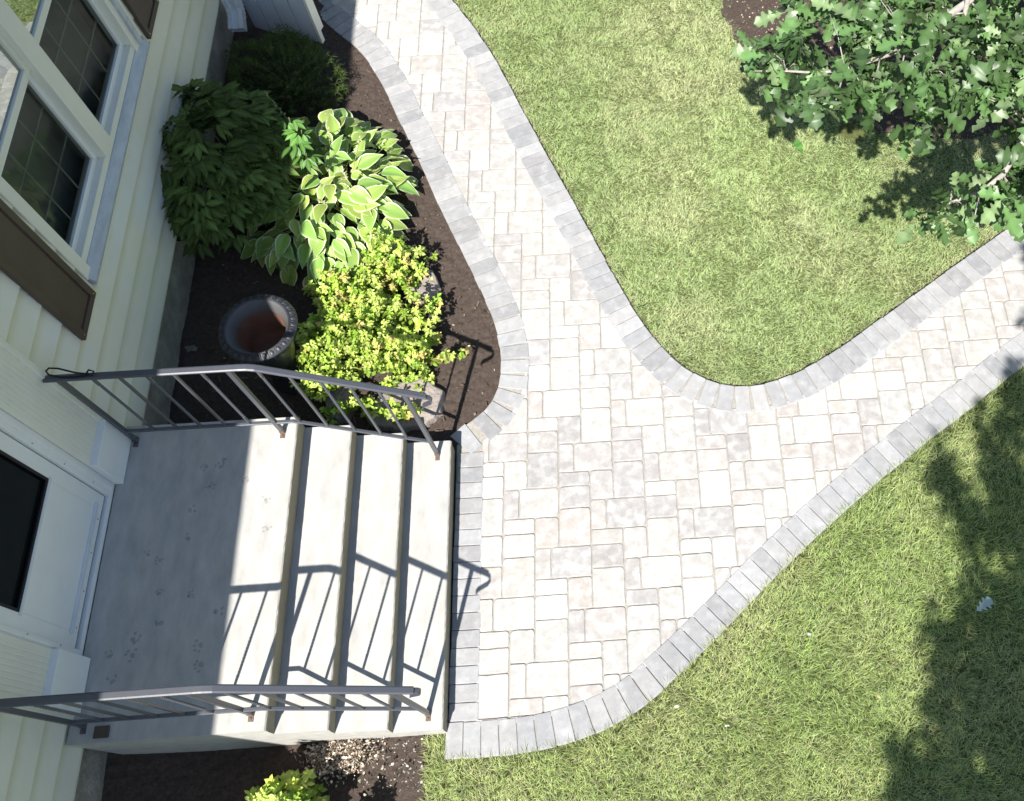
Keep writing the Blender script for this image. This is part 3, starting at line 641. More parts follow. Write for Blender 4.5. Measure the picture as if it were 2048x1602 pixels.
# ------------------------------------------------------------------ railings
def railing(Y, label):
    T = thing('stair_railing', label, 'railing', (.9, Y, .72), 'iron railings of the stoop')
    def bar(path, wy, h, nm, mtl=M['rail'], bev=.003):
        mb = MB(); n = len(path); vs = []; fs = []
        for i, (x, z) in enumerate(path):
            a = path[max(i - 1, 0)]; b = path[min(i + 1, n - 1)]; dx, dz = b[0] - a[0], b[1] - a[1]; l = math.hypot(dx, dz); nx, nz = -dz / l, dx / l
            for (u, v) in ((-wy / 2, -h / 2), (wy / 2, -h / 2), (wy / 2, h * .2), (wy * .32, h / 2), (-wy * .32, h / 2), (-wy / 2, h * .2)):
                vs.append((x + nx * v, Y + u, z + nz * v))
        for i in range(n - 1):
            for j in range(6): fs.append((i * 6 + j, i * 6 + (j + 1) % 6, (i + 1) * 6 + (j + 1) % 6, (i + 1) * 6 + j))
        fs += [tuple(range(6)), tuple((n - 1) * 6 + j for j in range(6))]
        mb.add(vs, fs); return obj(nm, mb, mtl, T)
    top = [(.035, 1.592), (.5, 1.594), (1.04, 1.596), (1.08, 1.594), (1.12, 1.582), (1.16, 1.560)]
    sl_ = -.592
    top += [(1.5, 1.560 + sl_ * .34), (1.925, 1.560 + sl_ * .765)]
    bar(top, .040, .014, 'handrail')
    e = top[-1]; cur = [(e[0] - .004, e[1] - .006), (e[0] + .018, e[1] - .026), (e[0] + .024, e[1] - .055), (e[0] + .014, e[1] - .085), (e[0] - .012, e[1] - .105), (e[0] - .040, e[1] - .125), (e[0] - .048, e[1] - .15)]
    bar(cur, .032, .007, 'scroll')
    bar([(.10, .867), (1.09, .867), (1.12, .852), (1.80, .432)], .022, .012, 'bottom_bar')
    for (x, z0, z1) in ((.10, .722, 1.585), (.978, .722, 1.588), (1.812, .195, 1.165)):
        mb = MB(); mb.box(x - .0125, x + .0125, Y - .0125, Y + .0125, z0, z1); p = obj('post', mb, M['rail'], T, bevel=.002)
        mb = MB(); s_ = -1
        mb.box(x - .014, x + .014, Y - .044, Y + .013, z0 - .0015, z0 + .004); mb.box(x - .0148, x + .0148, Y - .0148, Y + .0148, z0, z0 + .03)
        obj('foot', mb, M['rust'] if x > .5 else M['rail'], p)
        mb = MB(); mb.tube([(x, Y - .03, z0 + .004), (x, Y - .03, z0 + .010)], .007, 6); obj('bolt', mb, M['rust'], p)
    bx = [.269, .408, .549, .691, .834, 1.122, 1.262, 1.402, 1.541, 1.680]; tw = [1, 0, 1, 0, 1, 1, 0, 1, 0, 1]
    for x, t_ in zip(bx, tw):
        zt = 1.586 if x < 1.08 else 1.560 + sl_ * (x - 1.16) - .008
        zb_ = .872 if x < 1.09 else .852 - .6176 * (x - 1.12) + .008
        if zt > 1.586: zt = 1.577
        mb = MB(); vs = []; fs = []; n = 60; h = .0066
        for i in range(n + 1):
            u = i / n; z = zb_ + (zt - zb_) * u
            ang = 0 if not t_ else 2 * math.pi * 5.5 * min(max((u - .14) / .72, 0), 1)
            for j in range(4):
                q = ang + math.pi / 4 + j * math.pi / 2; vs.append((x + h * 1.414 * math.cos(q), Y + h * 1.414 * math.sin(q), z))
        for i in range(n):
            for j in range(4): fs.append((i * 4 + j, i * 4 + (j + 1) % 4, (i + 1) * 4 + (j + 1) % 4, (i + 1) * 4 + j))
        mb.add(vs, fs); obj('baluster', mb, M['rail'], T)
    return T
railing(1.735, 'black iron stair railing on the far side of the stoop beside the garden bed')
railing(.094, 'black iron stair railing on the near side of the stoop beside the small bed')
mb = MB()
c_ = [(.27, 1.742, 1.607), (.20, 1.752, 1.613), (.12, 1.772, 1.632), (.075, 1.775, 1.635), (.055, 1.765, 1.622), (.065, 1.750, 1.609), (.12, 1.735, 1.606), (.2, 1.728, 1.606), (.285, 1.735, 1.607), (.30, 1.752, 1.615), (.275, 1.758, 1.622), (.262, 1.745, 1.612)]
mb.tube(c_, .005, 8); tag(obj('cord', mb, M['darkhole'], smooth=True), 'black cord looped over the house end of the far railing', 'cord')

# ------------------------------------------------------------------ urn
UX, UY = .735, 2.487
U = thing('garden_urn', 'empty black glazed urn planter with moulded rim on dark soil', 'planter', (UX, UY, 0))
mb = MB(); mb.lathe([(.0, -.29), (.15, -.29), (.155, -.25), (.12, -.22), (.085, -.14), (.08, -.02), (.11, .03), (.13, .10), (.16, .20), (.185, .30), (.185, .37), (.185, .40), (.21, .415), (.258, .425), (.266, .435), (.260, .446), (.224, .462), (.216, .466), (.212, .462), (.208, .458)], 64, UX, UY)
obj('body', mb, M['urn'], U, smooth=True)
mb = MB(); mb.lathe([(.208, .458), (.198, .447), (.184, .425), (.172, .400), (.166, .380)], 64, UX, UY); obj('inner_lip', mb, M['urnlip'], U, smooth=True)
mb = MB(); mb.lathe([(.1655, .380), (.158, .35), (.150, .30), (.142, .2), (.12, .10), (0, .09)], 64, UX, UY); obj('inner_wall', mb, M['urnin'], U, smooth=True)
mb = MB()
for i in range(30):
    t = 2 * math.pi * i / 30; cr, cz = .242, .4545; ct, st = math.cos(t), math.sin(t); vs = []; fs = []
    for a_ in range(5):
        ph = a_ / 4 * math.pi / 2
        for b_ in range(12):
            q = 2 * math.pi * b_ / 12; lx = .019 * math.cos(q) * math.cos(ph); ly = .0145 * math.sin(q) * math.cos(ph); lz = .008 * math.sin(ph) - lx * .42
            rr = cr + lx; vs.append((UX + rr * ct - ly * st, UY + rr * st + ly * ct, cz + lz))
    for a_ in range(4):
        for b_ in range(12): fs.append((a_ * 12 + b_, a_ * 12 + (b_ + 1) % 12, (a_ + 1) * 12 + (b_ + 1) % 12, (a_ + 1) * 12 + b_))
    mb.add(vs, fs)
    t2 = t + math.pi / 30; mb.tube([(UX + .228 * math.cos(t2), UY + .228 * math.sin(t2), .462), (UX + .258 * math.cos(t2), UY + .258 * math.sin(t2), .449)], .0025, 6)
obj('rim_moulding', mb, M['urn'], U, smooth=True)
mb = MB(); mb.lathe([(.2165, .4655), (.2185, .4695), (.2215, .4665)], 64, UX, UY); obj('rim_bead', mb, M['urn'], U, smooth=True)

for ch in U.children: ch.matrix_parent_inverse = Matrix.Identity(4); ch.matrix_local = Matrix.Translation((0, 0, .264)) @ Matrix.Diagonal((.95, .95, 1, 1)) @ Matrix.Translation((-UX, -UY, 0))
# ------------------------------------------------------------------ rocks
def rock(poly, z0, z1, label, seed):
    r = random.Random(seed); mb = MB(); P = [Vector((x, y, 0)) for x, y in poly]; c = sum(P, Vector()) / len(P); n = len(P); Q = []
    for i in range(n):
        a, b = P[i], P[(i + 1) % n]
        for k_ in range(5): q = a.lerp(b, k_ / 5); Q.append(q + Vector((r.gauss(0, .004), r.gauss(0, .004), 0)))
    n = len(Q); rings = [(1.03, z0), (1.01, z0 + (z1 - z0) * .6), (.985, z1 - .012), (.93, z1 - .002), (.85, z1), (.5, z1 + .004), (.2, z1 + .002)]
    vs = []
    for s_, z in rings:
        for q in Q: p = c + (q - c) * s_; vs.append((p.x, p.y, z + r.gauss(0, .0015)))
    fs = [(i * n + j, i * n + (j + 1) % n, (i + 1) * n + (j + 1) % n, (i + 1) * n + j) for i in range(len(rings) - 1) for j in range(n)]
    fs.append(tuple((len(rings) - 1) * n + j for j in range(n)))
    mb.add(vs, fs); return tag(obj('garden_rock', mb, M['rock'], smooth=False), label, 'rock', 'flat rocks under the golden shrub')
rock([(1.26, 2.12), (1.34, 2.04), (1.50, 2.0), (1.69, 2.03), (1.78, 2.12), (1.80, 2.28), (1.66, 2.40), (1.38, 2.34)], -.04, .045, 'large flat pinkish rock under the golden shrub nearest the steps', 1)
rock([(1.00, 2.19), (1.05, 2.10), (1.15, 2.10), (1.19, 2.22), (1.15, 2.38), (1.02, 2.38)], -.03, .10, 'smaller pinkish rock at the urn side of the golden shrub', 2)
rock([(1.52, 3.05), (1.66, 3.02), (1.75, 3.14), (1.70, 3.28), (1.55, 3.27)], -.03, .07, 'grey rock under the upper lobe of the golden shrub by the hosta', 3)
rock([(.78, 2.33), (.90, 2.31), (.93, 2.42), (.82, 2.46)], -.03, .05, 'small rock beside the foot of the black urn', 4)

# ------------------------------------------------------------------ plants
G0 = np.array([1., 1, 1])
def U_(a, b, n): return rng.uniform(a, b, n)
# hosta: green leaf with cream margin
cols = [-1, -.86, -.80, -.42, 0, .42, .80, .86, 1]; rows = np.linspace(0, 1, 9)
def hw(t): return .27 * (math.sin(math.pi * min(1, t) ** .66) ** 1.05 if 0 < t < 1 else .001) + .002
def hosta_tpl():
    gr = (.31, .46, .10); cr = (.72, .76, .48)
    def cf(t, q):
        if abs(q) >= .86 or t > .97: return cr
        if q == 0: return (.28, .42, .10)
        return gr
    return leaf_grid(rows, cols, hw, lambda t, q: -.26 * t * t + .10 * t + .10 * abs(q) * hw(t) / .3 - .012 * math.cos(q * 14) * (q != 0) + .012 * math.sin(t * 16) * (abs(q) > .9), cf)
hv, hf, hc = hosta_tpl()
HO = thing('hosta', 'large hosta with yellow green leaves edged in cream beside the golden shrub', 'plant', (1.03, 3.92, 0))
n = 350; a = U_(0, 2 * math.pi, n); rr = np.sqrt(U_(0.0, 1, n)); cx0, cy0 = .90, 3.95
lx = cx0 + rr * .57 * np.cos(a); ly = cy0 + rr * .73 * np.sin(a); lz = .46 * (1 - rr ** 2 * .75) + U_(-.12, .09, n)
phi = np.arctan2(ly - cy0 + .10, lx - cx0) + rng.normal(0, .5, n) + (rr < .35) * rng.normal(0, 1.2, n); th = .12 - .60 * rr + rng.normal(0, .30, n); sc = U_(.14, .235, n) * (.8 + .25 * rr)
sh = U_(.78, 1.2, n)[:, None] * np.array([1, 1, 1]); sh[:, 0] *= U_(.85, 1.15, n)
V, F, C = spray(hv, hf, hc, np.c_[lx, ly, lz], phi, th, rng.normal(0, .25, n), sc, sh, U_(.9, 1.15, n))
npmesh('foliage', V, F, C, M['leaf'], HO, smooth=True)
mb = MB()
for i in range(0, n, 2): mb.tube([(cx0 + (lx[i] - cx0) * .3, cy0 + (ly[i] - cy0) * .3, .0), (cx0 + (lx[i] - cx0) * .7, cy0 + (ly[i] - cy0) * .7, lz[i] * .75), (lx[i], ly[i], lz[i])], .004, 4)
obj('leaf_stalks', mb, M['gstem'], HO)
bud_v, bud_f, bud_c = leaf_grid([0, .5, 1], [-1, 0, 1], lambda t: .35 * math.sin(math.pi * (t * .9 + .05)), lambda t, q: .15 * (1 - abs(q)), lambda t, q: (.55, .50, .28))
for (bx_, by_, tx_, ty_, tz_) in ((.85, 4.1, .50, 4.35, .78), (.90, 4.1, .60, 4.40, .80), (.95, 3.95, .78, 4.15, .72), (1.0, 3.95, 1.02, 4.25, .70), (1.1, 3.9, 1.28, 4.05, .68), (1.1, 3.8, 1.20, 3.72, .70), (.9, 3.8, .62, 3.85, .66), (1.05, 3.7, 1.0, 3.55, .62)):
    mb = MB(); P = [Vector((bx_, by_, .25)), Vector(((bx_ + tx_) / 2, (by_ + ty_) / 2, tz_ * .72)), Vector((tx_, ty_, tz_))]; mb.tube(P, .0028, 5, r1=.0015)
    fs_ = obj('flower_stalk', mb, M['gstem'], HO)
    m_ = 26; u = U_(.25, 1, m_); pts_ = np.array([list(P[1].lerp(P[2], float(q))) for q in u])
    V, F, C = spray(bud_v, bud_f, bud_c, pts_, U_(0, 6.28, m_), U_(-.3, .9, m_), U_(-1, 1, m_), U_(.010, .020, m_), U_(.7, 1.3, m_)[:, None] * G0)
    npmesh('seed_pods', V, F, C, M['leaf'], fs_)
# peony: compound leaves
lv, lf, lc = leaf_grid(np.linspace(0, 1, 6), [-1, -.5, 0, .5, 1], lambda t: .19 * (math.sin(math.pi * t ** .85) if 0 < t < 1 else .01) + .003, lambda t, q: -.22 * t * t + .16 * abs(q) * .17 + .0, lambda t, q: (1, 1, 1) if q else (1.5, 1.5, 1.4))
def compound(name, cx, cy, rx, ry, h, nl, base, label, spread, parent=None, pos=None, lsc=(.115, .165)):
    a = U_(0, 6.283, nl); r_ = np.sqrt(U_(0, 1, nl)); bm = 1 + .16 * np.sin(3 * a + 1) + .10 * np.sin(7 * a); x = cx + r_ * rx * np.cos(a) * bm; y = cy + r_ * ry * np.sin(a) * bm; z = h * (1 - .42 * r_ ** 2.2) + U_(-.17, .07, nl)
    if pos is not None: x, y, z = pos.T; nl = len(x)
    x = np.maximum(x, .07)
    L, P, T, Rl, S_, K = [], [], [], [], [], []
    for i in range(nl):
        ph = math.atan2(y[i] - cy, x[i] - cx) + random.gauss(0, .6); kc = random.uniform(.6, 1.35)
        for g_ in (-1, 0, 1):
            pa = ph + g_ * .85; o_ = Vector((math.cos(pa), math.sin(pa), 0)) * .045
            for q in (-1, 0, 1):
                if random.random() < .08: continue
                L.append((x[i] + o_.x, y[i] + o_.y, z[i] + random.gauss(0, .008))); P.append(pa + q * .62 + random.gauss(0, .08)); T.append(-.15 + random.gauss(0, .2)); Rl.append(random.gauss(0, .25))
                S_.append(random.uniform(*lsc) * (1 if q == 0 else .82)); K.append(np.array(base) * kc * random.uniform(.85, 1.15))
    V, F, C = spray(lv, lf, lc, np.array(L), np.array(P), np.array(T), np.array(Rl), np.array(S_), np.array(K))
    return V, F, C, x, y, z
PE = thing('peony', 'dark green peony bush growing against the cream siding in shade', 'plant', (.42, 4.0, 0))
V, F, C, x, y, z = compound('peony', .30, 3.93, .40, .58, 1.02, 190, (.078, .120, .032), '', 1)
npmesh('foliage', V, F, C, M['darkleaf'], PE, smooth=True)
mb = MB()
for i in range(0, 190, 4): mb.tube([(.32 + (x[i] - .3) * .25, 4.02 + (y[i] - 4.02) * .25, .08), (max(.08, x[i] * .8 + .08), y[i] * .8 + .8, z[i] * .7), (x[i], y[i], z[i])], .004, 4)
obj('stems', mb, M['gstem'], PE)
PE2 = thing('peony', 'bright sunlit peony sprig rising between the dark peony and the hosta', 'plant', (.72, 4.22, 0))
pos = np.array([[.80, 4.14, .80], [.90, 4.02, .80], [.86, 3.93, .78], [.93, 3.86, .74], [.84, 4.06, .70]])
V, F, C, x, y, z = compound('p', .68, 4.2, .1, .1, .5, 5, (.10, .22, .045), '', 1, pos=pos, lsc=(.085, .12))
npmesh('foliage', V, F, C, M['leaf'], PE2, smooth=True)
mb = MB()
for p in pos: mb.tube([(.70, 4.2, .02), ((p[0] + .7) / 2, (p[1] + 4.2) / 2, p[2] * .6), tuple(p)], .004, 4)
obj('stems', mb, M['gstem'], PE2)
# feathery shrub
FS = thing('feathery_shrub', 'low feathery dark green shrub in the shade below the white gate', 'shrub', (.50, 5.08, 0))
n = 900; a = U_(0, 6.283, n); el = np.arccos(U_(0.0, 1, n)); bump_ = 1 + .16 * (np.sin(a * 5 + 1) + np.sin(el * 7 + a * 3)) * .5
px_ = .44 + .42 * np.sin(el) * np.cos(a) * bump_; py_ = 5.07 + .43 * np.sin(el) * np.sin(a) * bump_; pz_ = .03 + .42 * np.cos(el) * bump_
nv = np.array([(-.5, 0, 0), (.5, 0, 0), (.3, .6, .02), (-.3, .6, .02), (.05, 1, -.06), (-.05, 1, -.06)], float) * [.10, 1, 1]; nf = np.array([(0, 1, 2, 3), (3, 2, 4, 5)])
LL, PP, TT, SS, CC = [], [], [], [], []
outphi = a; outth = math.pi / 2 - el
for i in range(n):
    bc = np.array([.070, .105, .028]) * random.uniform(.5, 1.5)
    dx = np.array([math.cos(outphi[i]) * math.cos(outth[i]), math.sin(outphi[i]) * math.cos(outth[i]), math.sin(outth[i])])
    for k_ in range(14):
        f_ = k_ / 14; LL.append((px_[i] + dx[0] * f_ * .08, py_[i] + dx[1] * f_ * .08, pz_[i] + dx[2] * f_ * .08)); PP.append(outphi[i] + random.uniform(-1.9, 1.9)); TT.append(outth[i] * .35 + random.gauss(0, .4)); SS.append(random.uniform(.025, .048)); CC.append(bc)
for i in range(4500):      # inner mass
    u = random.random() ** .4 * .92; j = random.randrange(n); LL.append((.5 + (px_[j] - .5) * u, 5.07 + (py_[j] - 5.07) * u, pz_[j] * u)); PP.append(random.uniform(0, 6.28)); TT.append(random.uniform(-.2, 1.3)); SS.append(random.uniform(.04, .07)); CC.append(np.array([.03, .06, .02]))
LL = np.array(LL); m_ = len(LL)
V, F, C = spray(nv, nf, np.ones((6, 3)), LL, np.array(PP), np.array(TT), U_(-1, 1, m_), np.array(SS), np.array(CC))
npmesh('foliage', V, F, C, M['darkleaf'], FS)
mb = MB()
for i in range(0, n, 22): mb.tube([(.50, 5.07, 0), ((px_[i] + .5) / 2, (py_[i] + 5.07) / 2, pz_[i] * .6 + .02), (px_[i], py_[i], pz_[i])], .005, 4, r1=.0015)
obj('stems', mb, M['stem'], FS)
# golden spirea: whorls of small leaves on many shoots
sv, sf, sc_ = leaf_grid([0, .25, .6, 1], [-1, 0, 1], lambda t: {0: .04, .25: .26, .6: .30, 1: .03}[t], lambda t, q: -.22 * t * t + .10 * abs(q), lambda t, q: (1, 1, 1))
def golden(lobes, nshoot, label, name='golden_shrub', leaf=(.022, .042), loc=(0, 0, 0), seed=0, greens=.25, orange=True, under=True, tall=1.0):
    T = thing(name, label, 'shrub', loc); r = random.Random(seed)
    LL, PP, TT, SS, CC, tips = [], [], [], [], [], []
    for (cx, cy, rx, ry, h, wgt) in lobes:
        for i in range(int(nshoot * wgt)):
            a = r.uniform(0, 6.283); q = math.sqrt(r.random()); bump_ = 1 + .20 * math.sin(a * 4 + cx * 9) + .14 * math.sin(a * 9 + cy * 5)
            x = cx + rx * q * math.cos(a) * bump_; y = cy + ry * q * math.sin(a) * bump_; z = h * (1 - .62 * q ** 2.4) + r.gauss(0, .05) + .05 * math.sin(x * 17 + y * 9) * math.sin(y * 15); z = max(z, .03)
            tips.append((x, y, z, cx, cy)); top = r.random(); ox = (x - cx) / rx; oy = (y - cy) / ry
            if top < .08: base = np.array([.68, .58, .20]) if orange else np.array([.62, .72, .12])
            elif top < .55: base = np.array([.62, .74, .18])
            elif top < .55 + greens: base = np.array([.34, .52, .07])
            else: base = np.array([.48, .64, .10])
            base = base * r.uniform(.75, 1.15); nl = r.randint(9, 14); ax = Vector((ox * .5 + r.gauss(0, .3), oy * .5 + r.gauss(0, .3), 1)).normalized()
            for k_ in range(nl):
                f_ = k_ / nl; p = Vector((x, y, z)) - ax * (1 - f_) * .06
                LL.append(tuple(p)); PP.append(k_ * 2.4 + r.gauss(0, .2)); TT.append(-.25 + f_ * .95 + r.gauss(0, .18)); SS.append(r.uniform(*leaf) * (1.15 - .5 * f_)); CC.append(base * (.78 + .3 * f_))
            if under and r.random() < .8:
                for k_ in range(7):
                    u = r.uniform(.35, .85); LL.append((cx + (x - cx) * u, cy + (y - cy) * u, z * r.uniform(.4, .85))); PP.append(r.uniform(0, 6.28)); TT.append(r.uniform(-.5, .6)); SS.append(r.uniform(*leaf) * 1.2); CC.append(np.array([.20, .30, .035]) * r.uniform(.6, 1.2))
    LL = np.array(LL); m_ = len(LL)
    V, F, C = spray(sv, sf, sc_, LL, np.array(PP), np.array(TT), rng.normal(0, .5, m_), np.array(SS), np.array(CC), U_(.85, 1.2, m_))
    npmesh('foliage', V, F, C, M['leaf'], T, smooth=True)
    mb = MB()
    for i in range(0, len(tips), 5):
        x, y, z, cx, cy = tips[i]; mb.tube([(cx + (x - cx) * .15, cy + (y - cy) * .15, 0), (cx + (x - cx) * .7, cy + (y - cy) * .7, z * .6), (x, y, z - .02)], .0028, 4, r1=.0014)
    obj('stems', mb, M['stem'], T); return T
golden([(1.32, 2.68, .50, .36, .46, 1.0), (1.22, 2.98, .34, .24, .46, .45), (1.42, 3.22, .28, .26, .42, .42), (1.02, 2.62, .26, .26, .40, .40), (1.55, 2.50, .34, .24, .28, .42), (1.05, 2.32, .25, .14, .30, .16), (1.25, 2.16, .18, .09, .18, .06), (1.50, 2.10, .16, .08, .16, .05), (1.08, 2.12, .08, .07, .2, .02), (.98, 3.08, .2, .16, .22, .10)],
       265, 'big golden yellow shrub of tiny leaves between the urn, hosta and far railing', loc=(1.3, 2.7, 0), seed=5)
golden([(1.03, -.33, .20, .15, .42, 1.0), (1.16, -.44, .18, .10, .36, .5), (.93, -.45, .14, .12, .34, .5), (1.44, -.55, .12, .10, .32, .3)],
       75, 'yellow green shrub with larger leaves in the small bed below the steps', name='golden_shrub', leaf=(.034, .055), loc=(1.05, -.35, 0), seed=8, greens=.35, orange=False, under=True)
# small juniper tuft
JN = thing('juniper', 'small blue green juniper tuft at the lower edge of the small bed', 'shrub', (.93, -.55, 0))
n = 1500; a = U_(0, 6.283, n); r_ = np.sqrt(U_(0, 1, n)); LL = np.c_[.90 + .20 * r_ * np.cos(a), -.50 + .14 * r_ * np.sin(a), .16 * (1 - r_ ** 2) + U_(0, .03, n)]
V, F, C = spray(nv, nf, np.ones((6, 3)), LL, a + rng.normal(0, .7, n), U_(-.1, 1.1, n), U_(-1, 1, n), U_(.02, .04, n), np.array([.07, .14, .11]) * U_(.6, 1.4, n)[:, None])
npmesh('foliage', V, F, C, M['darkleaf'], JN)
mb = MB()
for i in range(0, n, 90): mb.tube([(.90, -.50, -.02), tuple(LL[i])], .003, 4)
obj('stems', mb, M['stem'], JN)

# bed litter: pale dry leaves and wood bits nobody could count
def litter(name, n, xf, yf, zf, cols_, smin, smax, label, seed, flat=.5):
    r = np.random.default_rng(seed); x = xf(r, n); y = yf(r, n); c = np.array(cols_)[r.integers(0, len(cols_), n)] * r.uniform(.6, 1.2, (n, 1))
    V, F, C = spray(sv, sf, sc_, np.c_[x, y, zf(r, n)], r.uniform(0, 6.28, n), r.normal(0, flat, n), r.normal(0, flat, n), r.uniform(smin, smax, n), c, r.uniform(.4, 1.4, n))
    return tag(npmesh(name, V, F, C, M['bits']), label, 'litter', kind='stuff')
litter('dry_leaves', 3000, lambda r, n: r.normal(1.26, .085, n), lambda r, n: -.085 + r.normal(0, .05, n), lambda r, n: r.uniform(-.01, .07, n), [(.56, .48, .38), (.42, .33, .25), (.55, .50, .42), (.20, .15, .11)], .010, .024, 'pale dried leaves heaped at the foot of the steps in the small bed', 2, .7)
litter('dry_leaves', 170, lambda r, n: r.uniform(1.35, 1.76, n), lambda r, n: r.uniform(-.32, -.01, n), lambda r, n: r.uniform(-.01, .03, n), [(.40, .38, .30), (.30, .34, .26), (.5, .5, .44)], .008, .02, 'scattered pale leaf bits on black soil beside the lawn strip', 3, .7)
def ring_xy(r, n):
    a = r.uniform(2.6, 5.2, n); d = 1.9 * np.sqrt(r.uniform(.2, 1.0, n)); return TR[0] + d * np.cos(a), TR[1] + d * np.sin(a)
rxy = ring_xy(np.random.default_rng(5), 2600)
litter('mulch_bits', 2600, lambda r, n: rxy[0], lambda r, n: rxy[1], lambda r, n: r.uniform(-.022, -.01, n), [(.42, .36, .24), (.30, .23, .17), (.20, .15, .11)], .008, .022, 'pale dry crumbs scattered on the bare soil ring under the oak', 6, .4)
bx0 = np.array(bed_o)
def bedxy(r, n):
    x = r.uniform(.1, 2.2, n * 3); y = r.uniform(1.9, 5.9, n * 3); k = pip(x, y, [(-.1, 1.86), (1.90, 1.86)] + [tuple(p) for p in bed_o[::-1]] + [(-.1, 6.4)]); return x[k][:n], y[k][:n]
r_ = np.random.default_rng(11); bx1, by1 = bedxy(r_, 1900); nb_ = len(bx1)
c = np.array([(.16, .12, .09), (.26, .20, .14), (.05, .04, .03), (.10, .08, .06), (.07, .055, .045)])[r_.choice(5, nb_, p=[.2, .06, .3, .24, .2])]
zz = -.018 + .13 * np.clip((.75 - bx1) / .75, 0, 1) ** 1.4 + .02 * np.clip((by1 - 2) / 2, 0, 1) * np.clip(1.6 - bx1, 0, 1)
V, F, C = spray(sv, sf, sc_, np.c_[bx1, by1, zz], r_.uniform(0, 6.28, nb_), r_.normal(0, .4, nb_), r_.normal(0, .6, nb_), r_.uniform(.005, .026, nb_), c, r_.uniform(.4, 1.5, nb_))
tag(npmesh('mulch_bits', V, F, C, M['bits']), 'dark wood crumbs and pale specks over the garden bed soil', 'mulch', kind='stuff')
cr_ = np.random.default_rng(19); chx, chy = bedxy(cr_, 260); nc_ = len(chx)
mb = MB()
for i in range(nc_):
    a_ = cr_.uniform(0, 6.28); l_ = cr_.uniform(.008, .026); w_ = cr_.uniform(.003, .007); zc = -.018 + .13 * max(0, (.75 - chx[i]) / .75) ** 1.4 + .006
    dx, dy = math.cos(a_) * l_, math.sin(a_) * l_; nx_, ny_ = -math.sin(a_) * w_, math.cos(a_) * w_; tz = cr_.normal(0, .004)
    p = [(chx[i] - dx - nx_, chy[i] - dy - ny_, zc - tz), (chx[i] + dx - nx_ * .6, chy[i] + dy - ny_ * .6, zc + tz), (chx[i] + dx + nx_, chy[i] + dy + ny_, zc + tz), (chx[i] - dx + nx_ * .7, chy[i] - dy + ny_ * .7, zc - tz)]
    k = cr_.uniform(.5, 1.5); mb.add(p + [(q[0], q[1], q[2] - .005) for q in p], [(0, 1, 2, 3), (0, 4, 5, 1), (1, 5, 6, 2), (2, 6, 7, 3), (3, 7, 4, 0)], (.13 * k, .095 * k, .07 * k))
tag(obj('wood_chips', mb, M['bits']), 'small dark wood chips lying on the garden bed soil', 'mulch', kind='stuff')
mb = MB(); a0 = random.random()
vs = [(.03 + .055 * math.cos(t) * q, 2.69 + .035 * math.sin(t) * q, .115 + .006 * math.sin(3 * t)) for t, q in [(i * math.pi / 7, random.uniform(.6, 1.1)) for i in range(14)]]
mb.add(vs, [tuple(range(14))], (.20, .18, .15)); tag(obj('dry_leaf', mb, M['bits']), 'single crumpled pale dead leaf on dark soil beside the foundation', 'leaf')

# ------------------------------------------------------------------ oak leaves
half = [(0, .008), (.10, .012), (.16, .05), (.22, .13), (.27, .15), (.29, .07), (.36, .09), (.42, .22), (.48, .25), (.50, .11), (.57, .14), (.64, .29), (.71, .28), (.73, .16), (.79, .17), (.86, .21), (.91, .16), (.95, .08), (1.0, .02)]
ov = []; of = []
for i, (y, x) in enumerate(half):
    for q in (-1, 0, 1): ov.append((q * x, y, .30 * abs(q * x) - .16 * (y - .3) ** 2 + .03 * math.sin(y * 15) * (q != 0)))
for i in range(len(half) - 1):
    for j in range(2): a_ = i * 3 + j; of.append((a_, a_ + 1, a_ + 4, a_ + 3))
ov = np.array(ov); of = np.array(of); oc = np.ones((len(ov), 3)); oc[1::3] *= 1.35
def oak_leaves(ros, r, col=(.078, .148, .048), lsc=(.10, .20), cnt=(5, 9)):
    LL, PP, TT, SS, CC = [], [], [], [], []
    for (x, y, z) in ros:
        ph0 = r.uniform(0, 6.28); k = r.randint(*cnt); bc = r.uniform(.65, 1.35)
        for i in range(k):
            LL.append((x + r.gauss(0, .02), y + r.gauss(0, .02), z + r.gauss(0, .03))); PP.append(ph0 + i * 6.283 / k + r.gauss(0, .35)); TT.append(r.gauss(-.35, .5)); SS.append(r.uniform(*lsc)); q = r.random()
            c_ = np.array(col) * bc * r.uniform(.75, 1.3)
            if q < .14: c_ = np.array([.17, .25, .11]) * r.uniform(.7, 1.2)
            elif q < .4: c_ = c_ * .55
            CC.append(c_)
    LL = np.array(LL); m_ = len(LL)
    return spray(ov, of, oc, LL, np.array(PP), np.array(TT), rng.normal(0, .75, m_), np.array(SS), np.array(CC), U_(.8, 1.15, m_))
rr_ = random.Random(31)
